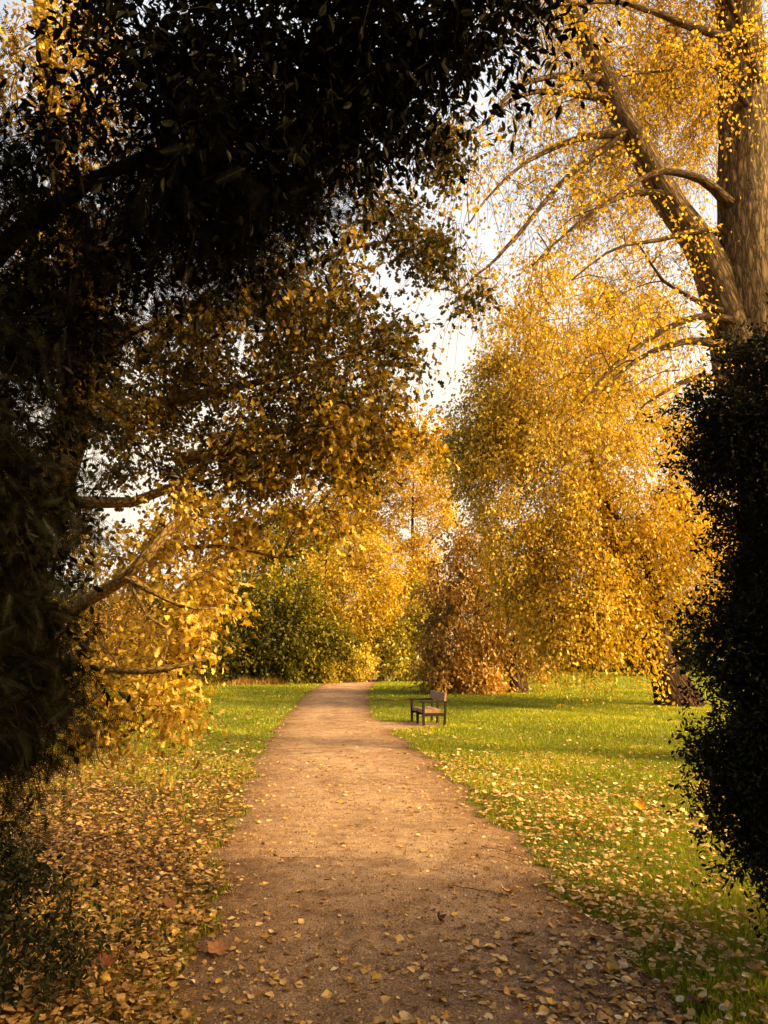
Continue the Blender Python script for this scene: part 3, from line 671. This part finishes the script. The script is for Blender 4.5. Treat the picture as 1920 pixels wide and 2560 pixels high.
# --- shrubs by the bend
def shrub(name, label, cat, base, blobs, seed, leaf, bark, **kw):
    stems = ([base, (base[0]+.05, base[1], base[2]+.5*blobs[0][0][0][2]), blobs[0][0][0]], kw.pop('r0', .06), .015)
    return tree(name, label, cat, base, stems, blobs, seed, leaf, bark, tk=7, **kw)
shrub('lime_shrub', 'bright yellow green shrub at the left edge of the bend', 'shrub', (-4.3, 54.3, 0), [(((-2.292,54.0,1.579),(1.433,1.3,1.031)), 40, .82), (((-3.647,53.0,0.975),(1.122,1.0,0.561)), 16, .85)], 80, M['lime'], M['twig'], S=7, L=.8, m=11, size=.2, spread=.12, step=.6)
shrub('reddish_shrub', 'small reddish shrub right beside the bright yellow green one', 'shrub', (-1.6, 66.5, 0), [(((-1.225,66.0,1.403),(1.05,1.3,1.12)), 26, .75)], 81, M['brown'], M['twig'], S=7, L=.9, m=11, size=.22, spread=.12, step=.6, droop=0.)
shrub('bare_shrub', 'pinkish brown twiggy shrub seen through the oak branches on the left', 'shrub', (-11.5, 30, 0), [(((-10.561,30.0,2.373),(1.36,1.3,1.2)), 60, .6)], 82, M['brown'], M['twig'], S=14, L=1., m=3, size=.10, droop=-.2, spread=.06, tip=.006, twig=.009, step=.6, bias=(0, 0, .6))
# --- hedge line on the left, trees behind it
for i, (px, top, Y, rx, ti, lab) in enumerate([(150, 1500, 44, 160, .3, 'dark tree at the far left edge of the lawn, left of the bare shrub'), (330, 1500, 46, 140, .34, 'dark bushy tree straight behind the bare pinkish shrub'), (470, 1540, 48, 110, .4, 'dark bushy tree between the bare shrub and the broad green tree')]):
    zz = {150: ((-19.009,44.0,2.734),(3.52,3.0,3.286)), 330: ((-15.473,46.0,3.027),(2.947,3.0,3.438)), 470: ((-12.545,48.0,2.837),(2.816,3.0,3.328))}[px]
    b = (zz[0][0], Y, 0.)
    tree('background_tree', lab, 'tree', b, ([(b[0], Y, -.1), (b[0], Y, 2.5), (b[0]+.2, Y, 6.)], .28, .06), [(zz, 110, ti)], 90+i, M['green'], M['bark_dark'], S=7, L=1.3, m=12, size=.26, spread=.16, tip=.014, twig=.009, step=1., group='dark trees along the far left side of the lawn')
for i, (zz, Y, lab) in enumerate([(((28.26,78.0,3.2),(4.572,2.5,1.87)), 78, 'low dark green bush behind the golden weeping tree trunk'), (((34.733,74.0,3.507),(5.131,2.5,2.171)), 74, 'low dark green bush at the far right edge of the lawn')]):
    shrub('background_bush', lab, 'bush', (zz[0][0], Y, 0.), [(zz, 90, .4)], 95+i, M['green'], M['bark_dark'], S=7, L=1.4, m=12, size=.3, spread=.18, step=1.2, twig=.01, group='dark bushes behind the right lawn')
# --- reeds along the left lawn end
def make_reeds():
    mb = MB(); r = rs(61); n = 9000
    u = r.uniform(size=n); x = -12.5+u*8.2+r.normal(size=n)*.2; y = 44+u*10+r.normal(size=n)*.7
    z = 0*x; H = r.uniform(.1, .5, n)*(.6+.5*np.sin(x*2.3)*np.sin(x*.9+1)); a = r.uniform(0, 6.28, n)
    b = np.stack([x, y, z], -1); s = np.stack([np.cos(a), np.sin(a), 0*a], -1)*.022; tip = b+UP*H[:, None]+r.normal(size=(n, 3))*.12
    o = (np.arange(n)*3)[:, None]
    mb.add(np.stack([b-s, b+s, tip], 1).reshape(-1, 3), o+np.array([[0, 1, 2]]), np.clip(r.normal(size=n)*.22+.5, 0, 1))
    tag(mb.build('undergrowth', M['reed']), 'strip of dry rusty undergrowth below the broad dark green tree', 'undergrowth', kind='stuff')
make_reeds()
def make_wood():
    mb = MB(); r = rs(62); n = 900
    x = r.uniform(-95, 120, n); y = r.uniform(100, 125, n); h = 8+3*np.sin(x*.13)+r.uniform(0, 5, n)
    cen = np.stack([x, y, r.uniform(.05, 1, n)*h], -1); foliage(mb, r, cen, np.clip(r.normal(size=n)*.16+.42, 0, 1), 8, 3.2, 11, .3, .4, DIAMOND, .8, twig=.03)
    for i in range(60):
        a = r.uniform(-95, 120); yy = r.uniform(104, 124); tube(mb, np.array([(a, yy, -.1), (a+.2, yy, 3.), (a+.3, yy, 8.)]), [.3, .25, .1], 5, mat=1)
    tag(mb.build('far_wood', [M['green'], M['bark_dark']]), 'hazy mass of far trees closing the park behind the bend', 'wood', kind='stuff')
make_wood()

# --- the big poplar on the right, 12 m off
def poplar_bark(th, al):
    w = th+.25*np.sin(al*.9)+.1*np.sin(al*2.3)
    ridge = np.abs(np.sin(w*8+.9*np.sin(al*1.3)+.6*np.sin(al*3.7)))**.7
    return 1+.05*np.sin(3*th+al*.2)+.035*(ridge-.5)*(1+.8*np.sin(al*1.9+2*th))+.012*np.sin(17*th+al*4)+.01*np.sin(29*th-al*9)
BR = lambda a, b, c: (a, b, c)
pop_limbs = [
    ([(6.31,12.0,6.236), (5.921,12.0,8.023), (5.575,12.0,8.954), (4.966,11.9,9.923), (4.365,11.8,11.154), (3.825,11.7,12.413), (3.372,11.6,13.44), (3.066,11.5,14.574)], .34, .12),
    ([(6.504,12.0,7.155), (5.508,11.5,7.246), (4.507,11.0,6.76), (3.45,10.4,5.839), (2.899,10.0,5.163)], .08, .014),
    ([(6.46,12.0,6.711), (5.436,11.6,6.84), (4.611,11.2,6.625), (3.812,10.9,6.175), (3.144,10.6,5.568)], .088, .014),
    ([(6.395,12.0,6.056), (5.54,11.7,6.226), (4.825,11.4,6.039), (4.034,11.1,5.489)], .095, .018),
    ([(5.635,11.5,7.319), (4.939,11.2,7.488), (4.461,11.0,7.699), (4.048,10.7,8.073)], .045, .012),
    ([(6.232,12.0,9.104), (5.333,11.6,8.869), (4.629,11.2,8.449), (3.786,10.8,8.063), (2.939,10.4,7.3)], .06, .012),
    ([(6.413,12.0,9.43), (5.592,11.4,9.658), (4.873,11.0,9.592), (4.291,10.7,9.374), (3.602,10.3,8.72), (2.932,10.0,7.992)], .088, .014),
    ([(5.17,11.9,9.762), (4.425,11.5,9.565), (3.642,11.0,8.997), (3.045,10.6,8.375), (2.188,10.0,7.338)], .065, .012),
    ([(3.947,11.7,11.989), (3.251,11.2,11.626), (2.736,10.8,11.26), (2.08,10.3,10.597), (1.522,9.9,9.685), (1.001,9.6,9.104), (0.569,9.3,8.74)], .06, .010),
    ([(4.071,11.7,11.611), (3.067,11.2,11.295), (2.487,10.8,10.949), (1.941,10.4,10.373), (1.421,10.0,9.584), (0.895,9.7,9.317)], .055, .010),
    ([(4.463,11.8,10.988), (3.369,11.2,10.394), (2.673,10.8,9.803), (2.196,10.4,9.241), (1.568,10.0,8.432), (1.218,9.7,7.736)], .06, .010),
    ([(4.427,11.8,10.988), (3.071,11.0,9.517), (2.091,10.3,8.048), (1.66,10.0,7.467), (1.071,9.6,6.739)], .055, .013),
    ([(7.117,12.0,12.954), (5.258,11.0,12.497), (4.501,10.6,12.379), (3.787,10.2,12.127), (2.63,9.8,11.603)], .075, .018),
    ([(7.053,12.2,11.307), (6.253,11.4,11.558), (5.663,11.0,11.686), (4.852,10.6,11.242), (3.833,10.2,10.804)], .065, .012),
    ([(7.042,12.0,11.825), (6.27,11.0,12.252), (5.569,10.3,12.583), (4.637,9.6,12.656)], .09, .02)]
_pb = [(((6.933,13.4,14.279),(1.86,3.0,1.606)), 150, .56), (((5.224,13.8,14.658),(1.741,2.4,1.48)), 135, .58), (((2.881,12.0,13.043),(0.986,2.5,0.91)), 34, .58), (((5.527,13.6,12.516),(1.591,2.2,1.089)), 105, .58), (((3.193,11.8,10.988),(1.089,2.5,0.943)), 30, .58),
       (((1.409,10.0,9.347),(0.674,2.2,0.797)), 6, .5), (((4.834,13.4,10.522),(1.37,2.0,0.886)), 36, .62), (((2.501,11.0,8.631),(0.987,2.3,0.856)), 10, .55), (((1.284,9.8,7.606),(0.525,2.0,0.642)), 4, .5), (((4.968,13.2,8.75),(1.242,2.0,0.776)), 28, .6),
       (((2.991,11.6,7.661),(1.156,2.4,0.748)), 16, .62), (((1.554,10.2,6.93),(0.478,1.8,0.538)), 3, .5), (((4.748,12.5,6.885),(0.863,2.0,0.575)), 14, .64), (((3.372,12.0,6.454),(1.032,2.2,0.757)), 14, .6), (((3.731,11.0,5.193),(0.871,2.0,0.497)), 12, .64),
       (((5.229,11.5,5.698),(0.458,1.2,0.588)), 8, .64), (((5.602,10.4,10.985),(0.586,0.8,0.847)), 12, .66), (((4.79,10.4,11.441),(0.459,0.6,0.459)), 7, .66), (((3.897,10.6,9.812),(0.779,0.7,0.715)), 5, .62), (((4.313,10.6,8.375),(0.825,0.6,0.507)), 3, .62), (((4.462,10.6,7.005),(0.558,0.5,0.434)), 2, .62), (((4.927,11.0,14.881),(2.391,3.6,1.594)), 60, .55), (((4.171,11.0,19.393),(3.862,4.0,2.703)), 80, .55)]
tree('poplar_tree', 'towering poplar with furrowed grey bark and a leaning second stem on the right', 'tree', (6.5, 12.0, 0),
     ([(6.55, 12., -.1), (6.52, 12., 2.), (6.46, 12., 5.), (6.415,12.0,8.177), (6.604,12.1,10.64), (6.749,12.2,12.875), (6.99,12.3,16.253), (7.3,12.4,20.543)], .60, .32),
     _pb, 110, M['poplar'], M['bark'], S=9, L=.8, m=7, droop=.75, spread=.05, tp=ROUND, size=.062, hang=.7, tip=.008, arch=.10, twig=.005, limbs=pop_limbs, limb_mat=M['limb_bark'], tk=96, rough=poplar_bark, step=.35, outw=False)

# --- the oak on the left, its branches hanging over the verge
oak_limbs = [
    ([(-3.308,7.6,4.354), (-3.368,7.6,4.813), (-3.233,7.6,5.331), (-2.979,7.5,6.001), (-2.727,7.4,6.725), (-2.458,7.4,7.488)], .13, .05),
    ([(-3.336,7.6,4.422), (-2.827,7.4,4.957), (-2.232,7.1,5.041), (-1.449,6.9,5.031)], .05, .02),
    ([(-3.791,7.6,3.29), (-2.628,7.2,3.12), (-1.91,7.0,3.337), (-1.59,6.9,3.651), (-1.23,6.8,3.821)], .06, .02),
    ([(-3.221,7.0,1.891), (-2.801,6.6,2.015), (-2.409,6.2,2.122), (-2.014,5.8,2.246), (-1.83,5.7,2.428), (-1.689,5.9,2.713)], .062, .036),
    ([(-3.198,7.0,1.634), (-2.342,6.1,1.541), (-1.87,5.7,1.515), (-1.543,5.6,1.569), (-1.393,5.7,1.628)], .035, .014),
    ([(-2.012,5.8,2.23), (-1.722,5.7,2.08), (-1.502,5.7,1.989), (-1.31,5.8,1.995)], .022, .008),
    ([(-1.996,5.8,2.224), (-1.838,5.7,1.958), (-1.645,5.7,1.807), (-1.663,5.7,1.598)], .016, .007),
    ([(-2.747,6.6,1.359), (-2.204,5.9,1.144), (-2.164,5.8,0.92), (-2.078,5.8,0.777)], .02, .008),
    ([(-2.598,7.4,4.729), (-1.805,7.0,5.258), (-1.042,6.8,5.37), (-0.235,6.6,5.558), (0.31,6.5,5.583)], .045, .012),
    ([(-2.533,7.4,7.23), (-1.33,7.1,6.518), (-0.461,6.9,6.566), (0.0,6.8,6.727), (0.574,6.7,6.744)], .045, .012),
    ([(-2.037,7.0,3.518), (-1.201,6.9,3.611), (-0.532,6.8,3.424), (0.0,6.8,3.582)], .04, .012),
    ([(-2.171,7.2,4.209), (-1.262,6.9,4.266), (-0.501,6.7,4.433), (0.076,6.6,4.553)], .045, .012),
    ([(-2.257,7.0,2.648), (-1.923,6.9,2.633), (-1.487,6.8,2.625), (-0.949,6.7,2.492)], .03, .010)]
_ob = [(((-0.556,6.8,5.024),(0.516,1.0,0.516)), 46, .28), (((0.656,6.7,6.744),(0.226,0.5,0.246)), 17, .12), (((0.509,6.6,5.515),(0.196,0.4,0.141)), 13, .14), (((0.891,6.6,5.112),(0.101,0.2,0.085)), 3, .2), (((0.0,6.7,5.971),(0.402,0.7,0.362)), 20, .22), (((-1.498,7.2,4.821),(1.082,1.1,0.708)), 92, .30), (((0.116,6.7,4.598),(0.213,0.6,0.232)), 14, .26), (((-0.268,6.8,3.621),(0.42,0.8,0.229)), 36, .42),  # upper clumps tinted dark for shade, low hanging ones bright for sun
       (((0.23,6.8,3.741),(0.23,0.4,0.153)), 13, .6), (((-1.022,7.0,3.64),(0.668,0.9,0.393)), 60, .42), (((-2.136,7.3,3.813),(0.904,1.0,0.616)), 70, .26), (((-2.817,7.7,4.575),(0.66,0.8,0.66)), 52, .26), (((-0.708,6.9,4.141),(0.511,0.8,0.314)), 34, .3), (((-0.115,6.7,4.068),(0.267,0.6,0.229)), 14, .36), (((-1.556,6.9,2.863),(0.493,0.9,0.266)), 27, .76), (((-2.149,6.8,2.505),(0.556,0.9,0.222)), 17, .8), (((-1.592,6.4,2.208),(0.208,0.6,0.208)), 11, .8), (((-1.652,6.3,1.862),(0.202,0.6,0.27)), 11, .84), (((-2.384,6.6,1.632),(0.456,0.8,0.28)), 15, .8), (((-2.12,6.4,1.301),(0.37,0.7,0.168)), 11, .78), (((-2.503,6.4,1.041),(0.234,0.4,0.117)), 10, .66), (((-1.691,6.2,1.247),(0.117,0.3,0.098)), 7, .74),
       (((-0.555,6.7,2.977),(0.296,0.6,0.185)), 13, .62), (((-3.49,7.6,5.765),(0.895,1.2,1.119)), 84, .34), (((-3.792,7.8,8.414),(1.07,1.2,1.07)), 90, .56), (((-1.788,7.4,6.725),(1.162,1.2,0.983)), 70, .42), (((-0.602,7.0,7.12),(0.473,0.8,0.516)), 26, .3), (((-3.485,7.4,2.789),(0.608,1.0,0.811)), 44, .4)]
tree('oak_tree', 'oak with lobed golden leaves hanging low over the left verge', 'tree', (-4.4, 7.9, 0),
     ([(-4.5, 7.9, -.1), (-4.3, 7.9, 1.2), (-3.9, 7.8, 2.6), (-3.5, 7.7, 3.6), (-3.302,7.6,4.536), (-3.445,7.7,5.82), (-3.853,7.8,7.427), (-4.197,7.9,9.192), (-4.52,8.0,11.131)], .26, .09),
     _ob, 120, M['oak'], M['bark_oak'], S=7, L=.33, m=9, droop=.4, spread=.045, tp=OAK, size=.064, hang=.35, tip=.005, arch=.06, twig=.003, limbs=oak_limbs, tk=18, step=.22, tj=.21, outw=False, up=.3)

# --- dark yew filling the left edge
_yb = [(((-2.175,4.2,3.376),(0.435,0.8,0.532)), 66, .5), (((-2.064,4.0,2.512),(0.266,0.7,0.422)), 60, .5), (((-2.018,3.9,1.908),(0.189,0.6,0.357)), 54, .5), (((-1.926,3.8,1.5),(0.16,0.5,0.221)), 40, .5), (((-1.9,3.8,1.249),(0.158,0.4,0.119)), 26, .5), (((-2.607,4.0,2.243),(0.394,0.9,0.92)), 90, .5),
       (((-1.921,4.0,3.947),(0.617,0.8,0.379)), 36, .5), (((-1.191,4.0,4.051),(0.5,0.7,0.238)), 34, .45), (((-1.047,3.9,4.514),(0.666,0.8,0.333)), 44, .45), (((-2.555,4.0,4.317),(0.603,0.9,0.723)), 34, .5), (((-0.598,3.8,4.258),(0.276,0.5,0.253)), 24, .45)]
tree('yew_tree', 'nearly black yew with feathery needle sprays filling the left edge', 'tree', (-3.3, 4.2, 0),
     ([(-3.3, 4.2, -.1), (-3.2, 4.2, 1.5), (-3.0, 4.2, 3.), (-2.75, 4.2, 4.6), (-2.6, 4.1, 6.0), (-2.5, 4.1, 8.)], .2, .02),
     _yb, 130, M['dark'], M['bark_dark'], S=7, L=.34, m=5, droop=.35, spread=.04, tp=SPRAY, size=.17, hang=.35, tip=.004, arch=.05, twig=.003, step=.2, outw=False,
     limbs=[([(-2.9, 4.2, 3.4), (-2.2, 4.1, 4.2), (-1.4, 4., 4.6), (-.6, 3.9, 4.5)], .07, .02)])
# --- laurel canopy hanging overhead
_lb = [(((-1.086,3.6,4.927),(0.724,0.8,0.385)), 74, .4), (((-0.351,3.5,4.758),(0.417,0.7,0.329)), 60, .4), (((0.043,3.4,4.943),(0.389,0.6,0.237)), 50, .4), (((0.484,3.3,4.943),(0.232,0.45,0.126)), 20, .4), (((0.825,3.3,5.043),(0.106,0.3,0.074)), 5, .4), (((-1.803,3.8,4.387),(0.555,0.7,0.37)), 22, .4), (((-0.812,3.7,4.364),(0.429,0.6,0.271)), 44, .4), (((-0.087,3.5,4.483),(0.173,0.4,0.13)), 11, .4), (((0.311,3.3,4.65),(0.145,0.3,0.075)), 7, .4), (((-1.254,3.9,3.99),(0.557,0.6,0.186)), 20, .4),
       (((-2.1,4.1,3.587),(0.43,0.6,0.597)), 24, .4), (((-2.037,4.0,2.467),(0.266,0.6,0.664)), 24, .45), (((-1.972,3.9,1.66),(0.166,0.5,0.249)), 20, .6), (((-0.575,3.3,5.934),(1.547,1.0,0.553)), 150, .4), (((-.6, 1.2, 5.6), (2.6, 1.8, .9)), 130, .4), (((-2.2, -1.4, 3.2), (1.6, 1.2, 2.4)), 110, .4), (((-.2, -1.6, 5.4), (2.4, 1.5, 1.)), 110, .4)]  # last three volumes are out of view, added to shade the foreground
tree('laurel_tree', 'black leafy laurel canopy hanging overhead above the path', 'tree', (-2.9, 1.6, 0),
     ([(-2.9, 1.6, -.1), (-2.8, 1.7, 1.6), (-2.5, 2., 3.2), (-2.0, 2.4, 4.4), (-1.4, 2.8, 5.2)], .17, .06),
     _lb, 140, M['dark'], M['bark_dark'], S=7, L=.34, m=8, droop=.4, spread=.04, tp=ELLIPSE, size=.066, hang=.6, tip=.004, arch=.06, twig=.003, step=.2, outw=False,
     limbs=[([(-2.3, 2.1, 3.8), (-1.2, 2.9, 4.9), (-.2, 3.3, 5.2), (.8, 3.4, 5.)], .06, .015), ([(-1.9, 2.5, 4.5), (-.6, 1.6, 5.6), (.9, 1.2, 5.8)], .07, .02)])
# --- dark box on the right
_bb = [(((1.896,4.3,3.158),(0.064,0.1,0.024)), 3, .5), (((1.893,4.3,2.828),(0.063,0.1,0.024)), 3, .5), (((2.062,4.3,2.435),(0.071,0.1,0.024)), 3, .5), (((2.076,4.3,2.079),(0.07,0.1,0.023)), 3, .5), (((1.819,4.2,1.764),(0.067,0.1,0.022)), 3, .5), (((1.776,4.1,1.513),(0.056,0.1,0.017)), 2, .5), (((1.745,4.0,1.171),(0.046,0.1,0.017)), 2, .5), (((1.677,4.0,1.111),(0.041,0.1,0.017)), 2, .5), (((1.713,4.0,0.818),(0.053,0.1,0.024)), 3, .5), (((1.819,4.0,0.647),(0.053,0.1,0.024)), 3, .5), (((2.259,4.4,3.514),(0.051,0.1,0.041)), 3, .5), (((2.276,4.4,2.908),(0.223,0.4,0.272)), 62, .5), (((2.042,4.3,3.005),(0.122,0.25,0.146)), 16, .5), (((1.989,4.3,2.679),(0.12,0.2,0.072)), 8, .5), (((2.478,4.5,3.42),(0.129,0.5,0.284)), 26, .5), (((2.364,4.4,2.332),(0.169,0.5,0.314)), 54, .5), (((2.262,4.3,1.847),(0.208,0.5,0.3)), 56, .5), (((1.996,4.2,1.73),(0.112,0.2,0.067)), 9, .5), (((1.931,4.2,1.511),(0.111,0.2,0.058)), 8, .55), (((2.153,4.2,1.404),(0.177,0.4,0.177)), 42, .55), (((1.999,4.1,1.14),(0.16,0.3,0.106)), 26, .55), (((1.822,4.0,1.111),(0.104,0.15,0.041)), 5, .6), (((1.865,4.0,0.915),(0.123,0.25,0.102)), 15, .55), (((2.056,4.0,0.973),(0.164,0.35,0.267)), 50, .5), (((1.967,3.9,0.634),(0.118,0.3,0.197)), 22, .5)]
_bx = [(((2.95, 4.15, 1.3), (.42, .6, 1.3)), 70, .5), (((3.0, 4.2, 3.), (.45, .6, .9)), 40, .5), (((3.5, 3.9, 1.6), (.7, 1.1, 1.7)), 90, .5), (((3.6, 2.2, 3.), (1., 1.2, 1.3)), 110, .5), (((4.0, .7, 5.2), (1.3, 1.5, 1.2)), 120, .5), (((3.1, 2.0, 1.4), (.7, 1.2, 1.3)), 80, .5), (((3.4, .4, 2.6), (1., 1.5, 2.2)), 130, .5), (((2.4, -1.8, 3.2), (1.6, 1.1, 2.6)), 120, .5), (((6.3, 3.5, 9.4), (1.7, 1.8, 1.7)), 150, .5), (((5., 1.7, 7.4), (1.2, 1.2, 1.1)), 70, .5)]  # unseen crown masses, most added with bigger leaves to shade foreground and oak
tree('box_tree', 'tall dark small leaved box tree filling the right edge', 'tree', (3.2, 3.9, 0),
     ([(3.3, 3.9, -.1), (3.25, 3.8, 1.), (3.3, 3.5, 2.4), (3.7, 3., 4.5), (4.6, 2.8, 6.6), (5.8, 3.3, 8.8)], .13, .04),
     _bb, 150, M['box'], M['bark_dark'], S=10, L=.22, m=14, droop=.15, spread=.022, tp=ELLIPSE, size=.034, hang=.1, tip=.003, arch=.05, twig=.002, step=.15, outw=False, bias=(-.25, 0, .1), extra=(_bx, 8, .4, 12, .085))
# --- ivy shoots in the bottom left corner
shrub('ivy_shrub', 'dark low evergreen shoots rising from the litter at the bottom left', 'shrub', (-1.898,4.208)+(0.,), [(((-1.692,3.7,0.427),(0.202,0.35,0.221)), 26, .7), (((-1.421,3.75,0.241),(0.129,0.25,0.111)), 8, .75), (((-2.018,4.0,0.609),(0.222,0.3,0.202)), 22, .7)], 160, M['box'], M['bark_dark'], S=6, L=.2, m=10, droop=.1, spread=.02, tp=ELLIPSE, size=.04, twig=.002, tip=.002, step=.15, r0=.012, outw=False)

# ------------------------------------------------------------------ light, sky, camera
AZ = math.radians(112.); EL = math.radians(30.)
to_sun = Vector((math.sin(AZ)*math.cos(EL), math.cos(AZ)*math.cos(EL), math.sin(EL)))
sl = bpy.data.lights.new('sun', 'SUN'); sl.energy = 5.; sl.angle = math.radians(.6); sl.color = (1., .70, .31)
so = bpy.data.objects.new('sun', sl); COL.objects.link(so); so.rotation_euler = to_sun.to_track_quat('Z', 'Y').to_euler()
w = bpy.data.worlds.new('World'); scene.world = w; w.use_nodes = True; t = w.node_tree; t.nodes.clear()
o = t.nodes.new('ShaderNodeOutputWorld'); bg = nd(t, 'ShaderNodeBackground', Strength=.15)
sky = nd(t, 'ShaderNodeTexSky', sky_type='NISHITA'); sky.sun_disc = False; sky.sun_elevation = EL; sky.sun_rotation = AZ
sky.air_density = 1.2; sky.dust_density = 2.5
tc = nd(t, 'ShaderNodeTexCoord')
mp = nd(t, 'ShaderNodeMapping'); mp.inputs['Scale'].default_value = (1.6, 1.6, 3.2); t.links.new(tc.outputs['Generated'], mp.inputs['Vector'])
cn = nd(t, 'ShaderNodeTexNoise', Scale=1.7, Detail=6, Roughness=.55); t.links.new(mp.outputs[0], cn.inputs['Vector'])
dp = nd(t, 'ShaderNodeVectorMath', operation='DOT_PRODUCT'); dp.inputs[1].default_value = (.05, .93, .36); t.links.new(tc.outputs['Generated'], dp.inputs[0])
bank = nd(t, 'ShaderNodeMapRange', interpolation_type='SMOOTHSTEP'); bank.inputs['From Min'].default_value = .45; bank.inputs['From Max'].default_value = .95; t.links.new(dp.outputs['Value'], bank.inputs['Value'])
ad = nd(t, 'ShaderNodeMath', operation='ADD'); t.links.new(cn.outputs['Fac'], ad.inputs[0]); t.links.new(bank.outputs[0], ad.inputs[1])
cm = nd(t, 'ShaderNodeMapRange', interpolation_type='SMOOTHSTEP'); cm.inputs['From Min'].default_value = .75; cm.inputs['From Max'].default_value = 1.45; t.links.new(ad.outputs[0], cm.inputs['Value'])
mx = nd(t, 'ShaderNodeMix', data_type='RGBA'); t.links.new(cm.outputs[0], mx.inputs[0]); t.links.new(sky.outputs[0], mx.inputs[6]); sx = nd(t, 'ShaderNodeSeparateXYZ'); t.links.new(tc.outputs['Generated'], sx.inputs[0])
hz = nd(t, 'ShaderNodeMapRange', interpolation_type='SMOOTHSTEP'); hz.inputs['From Min'].default_value = .22; hz.inputs['From Max'].default_value = .62; t.links.new(sx.outputs['Z'], hz.inputs['Value'])
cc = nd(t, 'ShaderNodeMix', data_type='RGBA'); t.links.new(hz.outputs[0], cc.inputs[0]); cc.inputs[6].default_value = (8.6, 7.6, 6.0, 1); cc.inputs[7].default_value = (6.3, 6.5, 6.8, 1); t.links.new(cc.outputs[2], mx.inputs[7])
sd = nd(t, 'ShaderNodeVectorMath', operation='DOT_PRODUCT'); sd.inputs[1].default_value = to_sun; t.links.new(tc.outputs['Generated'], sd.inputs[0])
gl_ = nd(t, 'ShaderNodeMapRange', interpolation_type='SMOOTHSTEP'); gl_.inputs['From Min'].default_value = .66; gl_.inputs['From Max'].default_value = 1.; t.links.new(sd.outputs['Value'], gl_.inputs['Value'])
gc = nd(t, 'ShaderNodeMix', data_type='RGBA', blend_type='ADD'); t.links.new(gl_.outputs[0], gc.inputs[0]); t.links.new(mx.outputs[2], gc.inputs[6]); gc.inputs[7].default_value = (84., 53., 17., 1)   # added warm glow round the sun, out of view, as extra fill light
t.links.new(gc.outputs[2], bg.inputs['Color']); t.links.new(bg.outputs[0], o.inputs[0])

cam = bpy.data.cameras.new('camera'); cam.sensor_fit = 'VERTICAL'; cam.sensor_height = 36.; cam.lens = 26.; cam.clip_end = 1500.; cam.clip_start = .05
co = bpy.data.objects.new('camera', cam); COL.objects.link(co); co.location = (0, 0, 1.6); co.rotation_euler = (math.radians(90+11.3), 0, 0)
scene.camera = co
scene.view_settings.view_transform = 'Standard'; scene.view_settings.look = 'None'; scene.view_settings.exposure = 0; scene.view_settings.gamma = 1
c = scene.cycles; c.max_bounces = 6; c.diffuse_bounces = 3; c.glossy_bounces = 2; c.transmission_bounces = 4; c.transparent_max_bounces = 4
c.use_denoising = True; c.caustics_reflective = False; c.caustics_refractive = False; c.sample_clamp_indirect = 6.
